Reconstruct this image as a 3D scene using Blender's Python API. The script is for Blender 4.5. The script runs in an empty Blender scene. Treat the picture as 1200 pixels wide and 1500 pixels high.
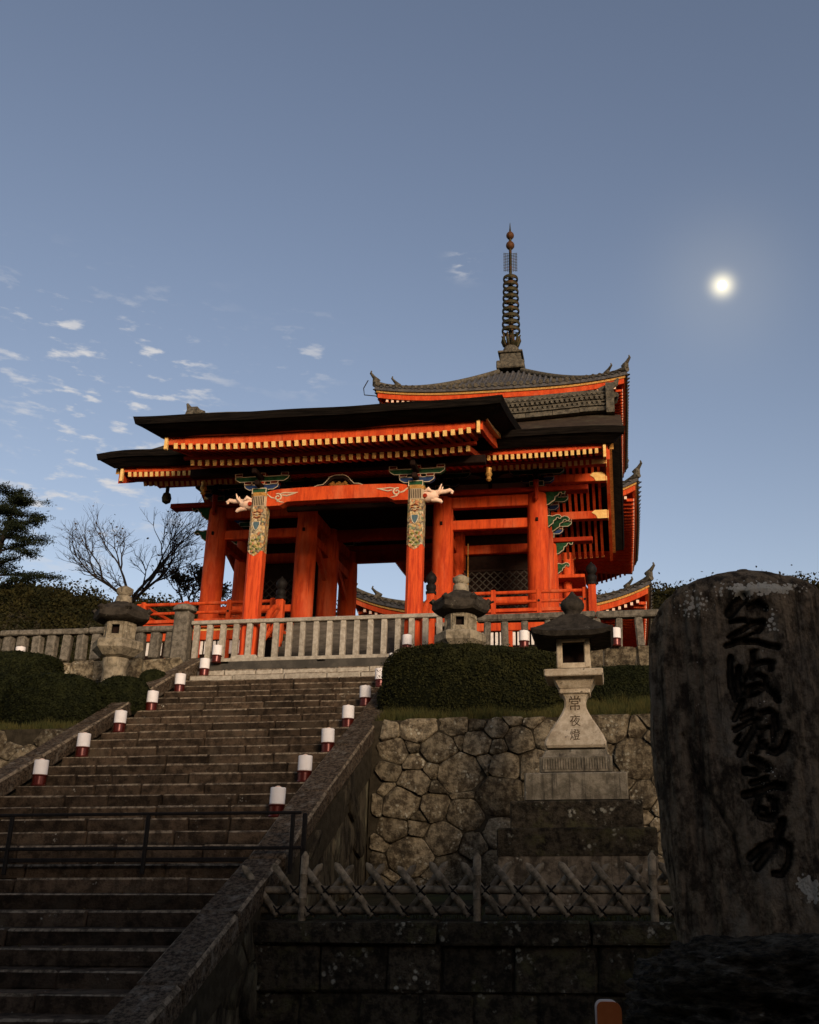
import bpy, bmesh, math, random
import numpy as np
from mathutils import Vector, Matrix
random.seed(7); rng = np.random.default_rng(7)
sc = bpy.context.scene; COL = sc.collection
R = math.radians

# ------------------------------------------------------------------ camera
EYE = np.array([0, 0, 1.6]); FPX = 1443.0; CXP, CYP = 724.0, 750.0
PITCH, YAW, ROLL = R(20.2), R(6.9), R(0.15)
fw = np.array([-math.sin(YAW)*math.cos(PITCH), math.cos(YAW)*math.cos(PITCH), math.sin(PITCH)])
rt = np.array([math.cos(YAW), math.sin(YAW), 0.0]); up = np.cross(rt, fw)
rt, up = rt*math.cos(ROLL)-up*math.sin(ROLL), up*math.cos(ROLL)+rt*math.sin(ROLL)
def ray(u, v): return fw + rt*(u-CXP)/FPX + up*(CYP-v)/FPX
def P(u, v, Y):                       # point of the photograph's sight line at depth Y
    d = ray(u, v); return EYE + d*(Y/d[1])
cam = bpy.data.cameras.new('camera'); camo = bpy.data.objects.new('camera', cam); COL.objects.link(camo)
cam.sensor_width = 36; cam.lens = 36*FPX/1500; cam.shift_x = (600-CXP)/1500; cam.shift_y = 0
cam.clip_start = .1; cam.clip_end = 6000
M = Matrix.Identity(4)
for i in range(3): M[i][0], M[i][1], M[i][2], M[i][3] = rt[i], up[i], -fw[i], EYE[i]
camo.matrix_world = M; sc.camera = camo

# ------------------------------------------------------------------ sky, sun, exposure
SUN_EL, SUN_AZ = R(14), R(150)        # azimuth clockwise from +Y: low behind the camera
w = bpy.data.worlds.new('World'); sc.world = w; w.use_nodes = True
nt = w.node_tree; N = nt.nodes; L = nt.links; N.clear()
def wn(t, **k):
    n = N.new(t)
    for a, b in k.items(): setattr(n, a, b)
    return n
out = wn('ShaderNodeOutputWorld'); bg = wn('ShaderNodeBackground')
sky = wn('ShaderNodeTexSky', sky_type='NISHITA', sun_disc=False, sun_elevation=SUN_EL, sun_rotation=SUN_AZ,
         altitude=200, air_density=1.0, dust_density=0.6, ozone_density=2.0)
SKY_STRENGTH = 0.14
def wmath(op, a, b=None, c=None):
    n = wn('ShaderNodeMath', operation=op)
    for i, x in enumerate((a, b, c)):
        if x is None: continue
        if isinstance(x, (int, float)): n.inputs[i].default_value = x
        else: L.new(x, n.inputs[i])
    return n.outputs[0]
tc = wn('ShaderNodeTexCoord')
def wdot(d):
    d = np.array(d)/np.linalg.norm(d); n = wn('ShaderNodeVectorMath', operation='DOT_PRODUCT')
    L.new(tc.outputs['Generated'], n.inputs[0]); n.inputs[1].default_value = tuple(d); return n.outputs['Value']
# thin evening clouds low in the east
mp = wn('ShaderNodeMapping'); mp.inputs['Scale'].default_value = (30, 30, 100); mp.inputs['Rotation'].default_value = (0, R(-9), 0)
L.new(tc.outputs['Generated'], mp.inputs['Vector'])
nz = wn('ShaderNodeTexNoise'); nz.inputs['Scale'].default_value = 1.0; nz.inputs['Detail'].default_value = 6; nz.inputs['Roughness'].default_value = .55
L.new(mp.outputs[0], nz.inputs['Vector'])
cl = wn('ShaderNodeMapRange', interpolation_type='SMOOTHSTEP'); cl.inputs['From Min'].default_value = .53; cl.inputs['From Max'].default_value = .70
L.new(nz.outputs['Fac'], cl.inputs['Value'])
def lobe(u, v, deg):
    x = wmath('SUBTRACT', 1.0, wdot(ray(u, v))); return wmath('EXPONENT', wmath('MULTIPLY', x, -1/(1-math.cos(R(deg)))))
mask = wmath('ADD', wmath('ADD', lobe(60, 490, 2.6), lobe(230, 545, 3.0)), wmath('ADD', lobe(150, 640, 4.2), lobe(110, 735, 3.2)))
mask = wmath('ADD', mask, wmath('ADD', wmath('MULTIPLY', lobe(680, 385, .7), 1.0), wmath('MULTIPLY', lobe(450, 520, 1.8), .6)))
mask = wmath('MINIMUM', wmath('ADD', mask, .0), 1.0)
cf = wmath('MULTIPLY', wmath('MULTIPLY', cl.outputs[0], mask), .85)
mix = wn('ShaderNodeMix', data_type='RGBA'); L.new(cf, mix.inputs['Factor'])
tint = wn('ShaderNodeMix', data_type='RGBA', blend_type='MULTIPLY'); tint.inputs['Factor'].default_value = 1
L.new(sky.outputs[0], tint.inputs['A']); tint.inputs['B'].default_value = (1.54, 1.15, .99, 1)
L.new(tint.outputs['Result'], mix.inputs['A']); mix.inputs['B'].default_value = (5.0, 4.9, 4.9, 1)
# aureole of the moon in the thin haze
MOON = ray(1058, 418); MOON = MOON/np.linalg.norm(MOON)
au = wmath('ADD', wmath('MULTIPLY', lobe(1058, 418, .55), 8.0), wmath('MULTIPLY', lobe(1058, 418, 3.6), .5))
auc = wn('ShaderNodeMix', data_type='RGBA', blend_type='ADD'); auc.inputs['Factor'].default_value = 1
acol = wn('ShaderNodeVectorMath', operation='SCALE'); acol.inputs[0].default_value = (1.0, .86, .52); L.new(au, acol.inputs['Scale'])
L.new(mix.outputs['Result'], auc.inputs['A']); L.new(acol.outputs[0], auc.inputs['B'])
L.new(auc.outputs['Result'], bg.inputs['Color']); bg.inputs['Strength'].default_value = SKY_STRENGTH
L.new(bg.outputs[0], out.inputs['Surface'])
sl = bpy.data.lights.new('sun', 'SUN'); so = bpy.data.objects.new('sun', sl); COL.objects.link(so)
sl.energy = 3.1; sl.angle = R(14); sl.color = (1, .80, .60)
sd = Vector((math.sin(SUN_AZ)*math.cos(SUN_EL), math.cos(SUN_AZ)*math.cos(SUN_EL), math.sin(SUN_EL)))
so.rotation_euler = sd.to_track_quat('Z', 'Y').to_euler()
sc.view_settings.view_transform = 'Standard'; sc.view_settings.look = 'None'
sc.view_settings.exposure = 0.0; sc.view_settings.gamma = 1; sc.view_settings.use_curve_mapping = False
sc.render.engine = 'CYCLES'
sc.render.resolution_x, sc.render.resolution_y = 819, 1024

# ------------------------------------------------------------------ materials
def mat(name, c1, c2=None, scale=6, rough=.75, bump=.15, bscale=None, stretch=(1, 1, 1), spots=None, objvar=.0, metal=0, c3=None, detail=8, emit=0, contrast=(.38, .62), gen=False, streak=None, bdist=.02, spec=.06):
    m = bpy.data.materials.new(name); m.use_nodes = True; nt = m.node_tree; n = nt.nodes; l = nt.links
    b = n['Principled BSDF']; b.inputs['Roughness'].default_value = rough; b.inputs['Metallic'].default_value = metal; b.inputs['Specular IOR Level'].default_value = spec
    g = n.new('ShaderNodeNewGeometry'); vec = g.outputs['Position']
    mpn = n.new('ShaderNodeMapping'); mpn.inputs['Scale'].default_value = stretch; l.new(vec, mpn.inputs['Vector'])
    def noise(s, d=detail, r=.7, v=mpn.outputs[0]):
        t = n.new('ShaderNodeTexNoise'); t.inputs['Scale'].default_value = s; t.inputs['Detail'].default_value = d; t.inputs['Roughness'].default_value = r
        l.new(v, t.inputs['Vector']); return t.outputs['Fac']
    def ramp(v, lo, hi):
        t = n.new('ShaderNodeMapRange'); t.interpolation_type = 'SMOOTHSTEP'; t.inputs['From Min'].default_value = lo; t.inputs['From Max'].default_value = hi
        l.new(v, t.inputs['Value']); return t.outputs[0]
    def mixc(f, a, c):
        t = n.new('ShaderNodeMix'); t.data_type = 'RGBA'
        if isinstance(f, float): t.inputs['Factor'].default_value = f
        else: l.new(f, t.inputs['Factor'])
        for k, x in (('A', a), ('B', c)):
            if isinstance(x, tuple): t.inputs[k].default_value = (*x, 1)
            else: l.new(x, t.inputs[k])
        return t.outputs['Result']
    c2 = c2 or c1
    col = mixc(ramp(noise(scale), *contrast), c1, c2)
    if c3: col = mixc(ramp(noise(scale*.31, 5), .5, .72), col, c3)
    if streak:                                    # rain streaks running down the stone
        mp2 = n.new('ShaderNodeMapping'); mp2.inputs['Scale'].default_value = (1, 1, .07); l.new(vec, mp2.inputs['Vector'])
        col = mixc(ramp(noise(14, 6, .65, mp2.outputs[0]), .52, .7), col, streak)
    if spots:                                     # lichen: (colour, scale, threshold)
        sc_, s_, th = spots
        vo = n.new('ShaderNodeTexVoronoi'); vo.inputs['Scale'].default_value = s_; l.new(mpn.outputs[0], vo.inputs['Vector'])
        a = n.new('ShaderNodeMath'); a.operation = 'MULTIPLY'; l.new(ramp(noise(s_*.22, 4), th, th+.12), a.inputs[0])
        d = n.new('ShaderNodeMath'); d.operation = 'SUBTRACT'; d.inputs[0].default_value = 1; l.new(ramp(vo.outputs['Distance'], .25, .5), d.inputs[1])
        l.new(d.outputs[0], a.inputs[1]); col = mixc(a.outputs[0], col, sc_)
    if objvar:
        oi = n.new('ShaderNodeObjectInfo'); hs = n.new('ShaderNodeHueSaturation'); l.new(col, hs.inputs['Color'])
        mr = n.new('ShaderNodeMapRange'); mr.inputs['To Min'].default_value = 1-objvar; mr.inputs['To Max'].default_value = 1+objvar
        l.new(oi.outputs['Random'], mr.inputs['Value']); l.new(mr.outputs[0], hs.inputs['Value']); col = hs.outputs[0]
    l.new(col, b.inputs['Base Color'])
    if bump:
        bp = n.new('ShaderNodeBump'); bp.inputs['Strength'].default_value = bump; bp.inputs['Distance'].default_value = bdist
        l.new(noise(bscale or scale*3, 8, .65), bp.inputs['Height']); l.new(bp.outputs[0], b.inputs['Normal'])
    if emit:
        b.inputs['Emission Color'].default_value = (*c1, 1); b.inputs['Emission Strength'].default_value = emit
    return m
V = {}
V['red'] = mat('vermilion', (.60, .080, .017), (.42, .045, .011), 5, .65, .3, 40, (1, 1, .25), c3=(.56, .12, .045), streak=(.30, .030, .010))
V['redgrain'] = mat('vermilion_grained', (.66, .085, .02), (.42, .04, .012), 7, .6, .25, 12, (3, 3, .22), contrast=(.42, .62))
V['reddark'] = mat('vermilion_old', (.34, .035, .010), (.25, .022, .007), 4, .65, .1, 30)  # darker tone of the vermilion, for inner beams, soffits and small parts
V['gold'] = mat('gold_paint', (.80, .54, .20), (.70, .42, .13), 8, .45, .05)
V['brass'] = mat('brass', (.55, .30, .08), (.30, .15, .04), 14, .45, .1, metal=.35)
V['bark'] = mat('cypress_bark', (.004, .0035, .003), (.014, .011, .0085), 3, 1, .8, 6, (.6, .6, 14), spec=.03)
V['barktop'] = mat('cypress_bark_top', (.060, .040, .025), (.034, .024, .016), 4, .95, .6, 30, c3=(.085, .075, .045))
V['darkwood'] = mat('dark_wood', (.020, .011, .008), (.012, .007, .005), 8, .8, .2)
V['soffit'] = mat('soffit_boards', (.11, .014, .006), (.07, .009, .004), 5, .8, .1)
V['cream'] = mat('cream_plaster', (.42, .33, .21), (.36, .28, .18), 5, .9, .1)
V['ivory'] = mat('ivory_paint', (.80, .58, .42), (.72, .48, .34), 9, .6, .15, 20)
V['white'] = mat('white_paint', (.75, .70, .62), (.62, .57, .5), 6, .7, .1)
V['outline'] = mat('pale_outline', (.62, .52, .36), (.5, .42, .28), 10, .6, .05)
V['blue'] = mat('blue_paint', (.03, .06, .16), (.02, .04, .10), 8, .6, .05)
V['green'] = mat('green_paint', (.022, .085, .035), (.010, .042, .018), 12, .6, .1)
V['gstone'] = mat('pedestal_stone', (.62, .51, .35), (.46, .36, .235), 9, .9, .5, 60, spots=((.09, .07, .05), 26, .56), c3=(.30, .23, .14))
V['lstone'] = mat('weathered_lantern_stone', (.30, .25, .17), (.14, .115, .075), 7, .95, .7, 35, streak=(.055, .047, .034), c3=(.38, .31, .2), spots=((.40, .37, .28), 30, .58))
V['hatstone'] = mat('mossy_cap_stone', (.055, .045, .033), (.028, .023, .017), 9, .95, .8, 40, spots=((.17, .15, .11), 24, .58))
V['rubble'] = mat('rubble_stone', (.27, .215, .132), (.07, .052, .031), 8, .95, 1.0, 18, objvar=.38, spots=((.38, .34, .24), 17, .52), c3=(.040, .032, .021), bdist=.06)
V['mortar'] = mat('wall_core_earth', (.030, .024, .015), (.05, .04, .025), 8, 1, .5)
V['block'] = mat('dressed_dark_stone', (.075, .058, .036), (.018, .0145, .0095), 9, .95, 1.0, 26, objvar=.3, spots=((.36, .33, .24), 15, .55), c3=(.085, .074, .032), bdist=.05)
V['basegranite'] = mat('stained_granite', (.17, .132, .088), (.045, .034, .022), 6, .95, .8, 26, streak=(.05, .04, .028), spots=((.30, .27, .2), 20, .58))
V['flank'] = mat('streaked_flank_stone', (.09, .072, .045), (.020, .016, .011), 6, .95, 1.0, 18, (1, 1, .35), objvar=.35, c3=(.20, .175, .105), streak=(.025, .02, .014), bdist=.05)
V['step'] = mat('step_stone', (.084, .056, .034), (.027, .0185, .0115), 6, .92, .9, 40, objvar=.42, spots=((.36, .33, .26), 26, .62), c3=(.075, .056, .036), bdist=.03)
V['wornedge'] = mat('worn_stone_edge', (.26, .20, .13), (.065, .049, .032), 12, .9, .6, 40)
V['curb'] = mat('curb_stone', (.12, .084, .053), (.022, .016, .010), 22, .9, 1.0, 45, objvar=.15, c3=(.18, .15, .11))
V['pale'] = mat('pale_granite', (.42, .37, .285), (.28, .24, .18), 12, .9, .4, 50, objvar=.12, spots=((.10, .09, .07), 22, .6))
V['oldpost'] = mat('old_stone_post', (.19, .165, .125), (.09, .078, .058), 10, .95, .7, 35, objvar=.2, streak=(.05, .042, .032))
V['monolith'] = mat('monolith_stone', (.25, .18, .108), (.048, .034, .021), 8, .85, 1.0, 24, (1.3, 1.3, .85), c3=(.25, .20, .135), streak=(.035, .027, .018), bdist=.05)
V['rock'] = mat('base_rock', (.085, .066, .042), (.014, .012, .009), 14, .85, 1.0, 20, (1, 1, 3), c3=(.15, .13, .095), bdist=.08, spec=.1, spots=((.3, .28, .22), 22, .62))
V['bamboo'] = mat('old_bamboo', (.23, .18, .115), (.09, .07, .045), 9, .7, .3, 30, objvar=.25)
V['rope'] = mat('black_rope', (.012, .010, .008), None, 30, .95, .4)
V['lattice'] = mat('lattice_wood', (.05, .042, .033), (.035, .03, .024), 20, .8, .1)
V['iron'] = mat('dark_iron', (.010, .009, .008), (.016, .013, .011), 20, .6, .1, metal=.2, spec=.1)
V['paper'] = mat('lamp_paper', (.82, .77, .72), (.78, .72, .66), 12, .85, .03)
V['lampred'] = mat('lamp_red_lacquer', c1=(.10, .014, .008), c2=(.075, .01, .006), scale=10, rough=.3, bump=.03, metal=.35, spec=.4)
V['tile'] = mat('roof_tile', (.090, .088, .086), (.045, .043, .042), 6, .6, .4, 30, c3=(.13, .115, .085))
V['tilemoss'] = mat('ridge_tile', (.12, .105, .075), (.05, .045, .034), 8, .8, .6, 30)
V['bronze'] = mat('old_bronze', (.055, .045, .022), (.028, .030, .016), 9, .6, .3, metal=.35, c3=(.12, .05, .022))
V['bronze_ball'] = mat('rusty_bronze', (.10, .045, .02), (.08, .04, .02), 9, .6, .3, metal=.3)
V['bark_tree'] = mat('tree_bark', (.035, .028, .022), (.02, .016, .013), 12, .95, .6)
V['earth'] = mat('earth', (.05, .042, .024), (.03, .027, .016), 3, 1, .8, 20, c3=(.055, .06, .022))
V['pave'] = mat('paving', (.08, .07, .055), (.05, .045, .036), 3, .95, .4)
V['grass'] = mat('dry_grass', (.085, .072, .022), (.05, .055, .018), 4, .9, 0)
V['hedge'] = mat('hedge_leaf', (.030, .029, .008), (.013, .014, .0045), 6, .7, 0)
V['hedge2'] = mat('shrub_leaf', (.021, .023, .007), (.010, .012, .004), 6, .7, 0)
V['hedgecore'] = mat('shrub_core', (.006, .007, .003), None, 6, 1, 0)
V['pine'] = mat('pine_needles', (.020, .026, .012), (.012, .017, .008), 3, .8, 0)
V['autumn'] = mat('autumn_leaf', (.07, .040, .016), (.035, .026, .010), 4, .8, 0)
V['wood_far'] = mat('woodland_leaf', (.030, .026, .008), (.012, .013, .005), .8, .9, 0)
V['orange'] = mat('orange_sign', (.42, .115, .03), (.38, .10, .026), 20, .5, .05)
V['plank'] = mat('grey_steps_wood', (.11, .095, .075), (.06, .052, .04), 9, .9, .4, 30, (.3, 1, 1), objvar=.2)
V['ink'] = mat('carved_dark', (.10, .066, .036), (.06, .04, .022), 30, .95, .2)
def painted_mat():                                # multicoloured carved cloth pattern on the canopy posts
    m = bpy.data.materials.new('painted_brocade'); m.use_nodes = True; nt = m.node_tree; n = nt.nodes; l = nt.links; b = n['Principled BSDF']; b.inputs['Roughness'].default_value = .6
    g = n.new('ShaderNodeNewGeometry'); vo = n.new('ShaderNodeTexVoronoi'); vo.inputs['Scale'].default_value = 16
    nz = n.new('ShaderNodeTexNoise'); nz.inputs['Scale'].default_value = 9; l.new(g.outputs['Position'], nz.inputs['Vector'])
    ad = n.new('ShaderNodeVectorMath'); ad.operation = 'MULTIPLY_ADD'; l.new(nz.outputs['Color'], ad.inputs[0]); ad.inputs[1].default_value = (.12, .12, .12); l.new(g.outputs['Position'], ad.inputs[2])
    l.new(ad.outputs[0], vo.inputs['Vector'])
    sp = n.new('ShaderNodeSeparateColor'); l.new(vo.outputs['Color'], sp.inputs[0])
    cr = n.new('ShaderNodeValToRGB'); cr.color_ramp.interpolation = 'CONSTANT'; e = cr.color_ramp.elements
    cols = [(.46, .30, .11), (.52, .38, .18), (.42, .16, .05), (.16, .19, .08), (.52, .40, .22), (.44, .28, .09), (.30, .24, .13), (.38, .28, .14)]
    e[0].color = (*cols[0], 1); e[1].position = 1/8; e[1].color = (*cols[1], 1)
    for i in range(2, 8): x = e.new(i/8); x.color = (*cols[i], 1)
    l.new(sp.outputs[0], cr.inputs[0])
    mr = n.new('ShaderNodeMapRange'); mr.inputs['From Min'].default_value = .5; mr.inputs['From Max'].default_value = .85; l.new(vo.outputs['Distance'], mr.inputs['Value'])
    mx = n.new('ShaderNodeMix'); mx.data_type = 'RGBA'; l.new(mr.outputs[0], mx.inputs['Factor']); l.new(cr.outputs[0], mx.inputs['A']); mx.inputs['B'].default_value = (.07, .05, .03, 1)
    l.new(mx.outputs['Result'], b.inputs['Base Color'])
    bp = n.new('ShaderNodeBump'); bp.inputs['Strength'].default_value = .8; bp.inputs['Distance'].default_value = .02; bp.invert = True
    l.new(vo.outputs['Distance'], bp.inputs['Height']); l.new(bp.outputs[0], b.inputs['Normal'])
    return m
V['flowerred'] = mat('flower_red', (.42, .09, .035), (.30, .05, .02), 20, .6, .2); V['teal'] = mat('teal_paint', (.09, .15, .16), (.06, .10, .12), 20, .6, .2); V['greengold'] = mat('green_gold', (.42, .36, .11), (.22, .26, .08), 14, .6, .2)
V['brocade'] = painted_mat()

# ------------------------------------------------------------------ noise + mesh helpers
def _h(i, j, k):
    n = (i*374761393 + j*668265263 + k*2147483647*3 + 1013904223) & 0xffffffff
    n = ((n ^ (n >> 13))*1274126177) & 0xffffffff
    return ((n ^ (n >> 16)) & 0xffff)/65535.0
def vnoise(p):
    p = np.asarray(p, float); f = np.floor(p).astype(np.int64); t = p-f; t = t*t*(3-2*t); r = 0
    for a in (0, 1):
        for b in (0, 1):
            for c in (0, 1):
                r = r + _h(f[..., 0]+a, f[..., 1]+b, f[..., 2]+c)*(t[..., 0] if a else 1-t[..., 0])*(t[..., 1] if b else 1-t[..., 1])*(t[..., 2] if c else 1-t[..., 2])
    return r*2-1
def fbm(p, o=4):
    p = np.asarray(p, float); r = 0; a = .5
    for _ in range(o): r = r+a*vnoise(p); p = p*2.03+17.1; a *= .5
    return r
class MB:
    def __init__(s): s.v = []; s.f = []
    def add(s, v, f):
        o = len(s.v); s.v += [tuple(map(float, x)) for x in v]; s.f += [tuple(i+o for i in q) for q in f]; return s
    def box(s, c, d, ch=0, rot=None, jit=0):
        hx, hy, hz = d[0]/2, d[1]/2, d[2]/2
        if ch == 0:
            v = [(x, y, z) for z in (-hz, hz) for y in (-hy, hy) for x in (-hx, hx)]
            f = [(0, 2, 3, 1), (4, 5, 7, 6), (0, 1, 5, 4), (2, 6, 7, 3), (0, 4, 6, 2), (1, 3, 7, 5)]
        else:
            ch = min(ch, hx*.9, hy*.9, hz*.9); v = []; idx = {}
            for sx in (-1, 1):
                for sy in (-1, 1):
                    for sz in (-1, 1):
                        for a in range(3):
                            q = [sx*(hx-ch), sy*(hy-ch), sz*(hz-ch)]; q[a] = (sx, sy, sz)[a]*(hx, hy, hz)[a]
                            idx[sx, sy, sz, a] = len(v); v.append(tuple(q))
            f = []
            for a in range(3):
                b, c_ = (a+1) % 3, (a+2) % 3
                for sg in (-1, 1):
                    q = []
                    for p_, r_ in ((-1, -1), (1, -1), (1, 1), (-1, 1)):
                        k = [0, 0, 0]; k[a] = sg; k[b] = p_; k[c_] = r_; q.append(idx[k[0], k[1], k[2], a])
                    f.append(tuple(q if sg > 0 else q[::-1]))
                for p_ in (-1, 1):
                    for r_ in (-1, 1):           # edges along axis a
                        q = []
                        for t_, ax in ((-1, b), (1, b), (1, c_), (-1, c_)):
                            k = [0, 0, 0]; k[a] = t_; k[b] = p_; k[c_] = r_; q.append(idx[k[0], k[1], k[2], ax])
                        f.append(tuple(q if p_*r_ > 0 else q[::-1]))
            for sx in (-1, 1):
                for sy in (-1, 1):
                    for sz in (-1, 1):
                        q = [idx[sx, sy, sz, a] for a in range(3)]; f.append(tuple(q if sx*sy*sz > 0 else q[::-1]))
        if jit: v = [tuple(a+random.uniform(-jit, jit) for a in q) for q in v]
        if rot is not None: v = [tuple(rot @ Vector(q)) for q in v]
        return s.add([(q[0]+c[0], q[1]+c[1], q[2]+c[2]) for q in v], f)
    def tube(s, pts, rad, n=8, cap=True):
        pts = [Vector(p) for p in pts]; m = len(pts)
        rad = rad if hasattr(rad, '__len__') else [rad]*m
        v = []; prev = None
        for i, p in enumerate(pts):
            t = (pts[min(i+1, m-1)]-pts[max(i-1, 0)]).normalized()
            if prev is None: a = t.orthogonal().normalized()
            else: a = (prev-t*prev.dot(t)); a = a.normalized() if a.length > 1e-6 else t.orthogonal().normalized()
            prev = a; b = t.cross(a)
            for k in range(n): th = 2*math.pi*k/n; v.append(p+(a*math.cos(th)+b*math.sin(th))*rad[i])
        f = [(i*n+k, i*n+(k+1) % n, (i+1)*n+(k+1) % n, (i+1)*n+k) for i in range(m-1) for k in range(n)]
        if cap: f += [tuple(range(n))[::-1], tuple((m-1)*n+k for k in range(n))]
        return s.add(v, f)
    def lathe(s, prof, n=24, c=(0, 0, 0), sq=None, ph=0):          # prof [(r,z)]
        v = []
        for r, z in prof:
            for k in range(n):
                th = 2*math.pi*(k+ph)/n; v.append((c[0]+r*math.cos(th), c[1]+r*math.sin(th), c[2]+z))
        m = len(prof); f = [(i*n+k, i*n+(k+1) % n, (i+1)*n+(k+1) % n, (i+1)*n+k) for i in range(m-1) for k in range(n)]
        f += [tuple(range(n))[::-1], tuple((m-1)*n+k for k in range(n))]
        return s.add(v, f)
    def prism(s, poly, y0, y1, ax='y'):          # closed outline (x,z) pushed along y
        n = len(poly)
        g = (lambda a, b, t: (a, t, b)) if ax == 'y' else (lambda a, b, t: (t, a, b))
        v = [g(a, b, y0) for a, b in poly]+[g(a, b, y1) for a, b in poly]
        f = [tuple(range(n)), tuple(range(2*n-1, n-1, -1))]+[(i, i+n, (i+1) % n+n, (i+1) % n) for i in range(n)]
        return s.add(v, f)
    def grid(s, fn, nu, nv):
        v = [fn(i/nu, j/nv) for j in range(nv+1) for i in range(nu+1)]
        f = [(j*(nu+1)+i, j*(nu+1)+i+1, (j+1)*(nu+1)+i+1, (j+1)*(nu+1)+i) for j in range(nv) for i in range(nu)]
        return s.add(v, f)
    def mesh(s, name, m, smooth=None, fix=False):
        me = bpy.data.meshes.new(name); me.from_pydata(s.v, [], s.f)
        if m: me.materials.append(V[m] if isinstance(m, str) else m)
        if fix:
            b = bmesh.new(); b.from_mesh(me); bmesh.ops.recalc_face_normals(b, faces=b.faces); b.to_mesh(me); b.free()
        if smooth is not None:
            me.polygons.foreach_set('use_smooth', [True]*len(me.polygons)); me.set_sharp_from_angle(angle=R(smooth))
        me.update(); return me
WP = {}
def link(o): COL.objects.link(o); return o
def tag(o, label, cat, group=None, kind=None):
    if label: o['label'] = label
    if cat: o['category'] = cat
    if group: o['group'] = group
    if kind: o['kind'] = kind
    return o
def thing(name, loc, label, cat, group=None):
    o = link(bpy.data.objects.new(name, None)); o.location = loc; WP[o] = Vector(loc); o.empty_display_size = .2
    return tag(o, label, cat, group)
def put(name, me, parent=None, loc=(0, 0, 0), rot=None, label=None, kind=None):   # loc in world space
    o = link(bpy.data.objects.new(name, me)); WP[o] = Vector(loc)
    if parent: o.parent = parent; o.location = Vector(loc)-WP[parent]
    else: o.location = loc
    if rot is not None: o.rotation_euler = rot
    if label: o['label'] = label
    if kind: o['kind'] = kind
    return o
def part(name, mb, m, parent, smooth=None, label=None, kind=None, fix=False):
    return put(name, mb.mesh(name, m, smooth, fix), parent, label=label, kind=kind)
def struct(name, mb, m, smooth=None):
    return put(name, mb.mesh(name, m, smooth), kind='structure')
def raw(name, v, f, m, smooth=False):
    me = bpy.data.meshes.new(name); v = np.asarray(v, np.float32); f = np.asarray(f, np.int32); k = f.shape[1]
    me.vertices.add(len(v)); me.vertices.foreach_set('co', v.ravel()); me.loops.add(f.size); me.loops.foreach_set('vertex_index', f.ravel())
    me.polygons.add(len(f)); me.polygons.foreach_set('loop_start', np.arange(0, f.size, k)); me.polygons.foreach_set('loop_total', np.full(len(f), k))
    me.polygons.foreach_set('use_smooth', np.full(len(f), smooth)); me.update(calc_edges=True)
    if m: me.materials.append(V[m] if isinstance(m, str) else m)
    return me
def leaves(name, C, size, m, aspect=.5, nrm=None):                 # many leaf-shaped quads
    n = len(C); C = np.asarray(C); a = rng.normal(size=(n, 3)); a /= np.linalg.norm(a, axis=1)[:, None]
    if nrm is not None:
        nn = nrm+rng.normal(size=(n, 3))*.55; nn /= np.linalg.norm(nn, axis=1)[:, None]
        a = a-nn*np.sum(a*nn, 1)[:, None]; a /= np.linalg.norm(a, axis=1)[:, None]+1e-9; b = np.cross(nn, a)
    else:
        b = np.cross(a, rng.normal(size=(n, 3))); b /= np.linalg.norm(b, axis=1)[:, None]+1e-9
    s = (size*rng.uniform(.6, 1.3, n))[:, None]
    v = np.stack([C-a*s, C+b*s*aspect, C+a*s, C-b*s*aspect], 1).reshape(-1, 3)
    return raw(name, v, np.arange(4*n).reshape(-1, 4), m)

# ================================================================== THE SETTING
struct('ground', MB().grid(lambda a, b: (-1500+3000*a, -1500+3000*b, 0), 2, 2), 'pave')
SX0, SX1 = -9.05, -4.45                                              # stair width
H1, T1 = .1833, .38
edges = [(12.25-.38*m-(.02 if m else 0), 1.735-.166*m) for m in range(10, -1, -1)] + [(13.29+T1*n, 2.33+H1*n) for n in range(-2, 21)]
zs_of = lambda Y: float(np.interp(Y, [e[0] for e in edges], [e[1] for e in edges]))   # nosing line
YTOP, ZTOP = edges[-1]
core = MB()
pr_ = [(7.9, -.05)]
for i, (y, z) in enumerate(edges): pr_ += [(y+.12, pr_[-1][1]), (y+.12, z-.06)]
pr_ += [(22.2, ZTOP-.06), (22.2, -.05)]
stair = struct('stone_staircase', core.prism(pr_, SX0-.02, SX1+.02, 'x'), 'mortar')
for i, (y, z) in enumerate(edges):
    d = (edges[i+1][0]-y if i+1 < len(edges) else .45)+.06
    h = z-(edges[i-1][1] if i else 0)+.02
    x = SX0
    while x < SX1-.01:
        wd = random.uniform(1.3, 2.6) if i < 11 else random.uniform(.5, 1.35)
        if SX1-x-wd < .5: wd = SX1-x
        b = MB().box((0, 0, 0), (wd-.012, d, h), .022, jit=.008)
        me_ = b.mesh('step_stone', 'pale' if i >= len(edges)-3 else 'step'); me_.materials.append(V['wornedge'])
        for p_ in me_.polygons:
            if p_.center.z > 0 and p_.center.y < 0 and abs(p_.normal.z) > .3 and abs(p_.normal.y) > .3 and abs(p_.normal.x) < .4: p_.material_index = 1
        put('step_stone', me_, stair, (x+wd/2, y+d/2+random.uniform(-.008, .008), z-h/2+random.uniform(-.006, .004)))
        x += wd
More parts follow.
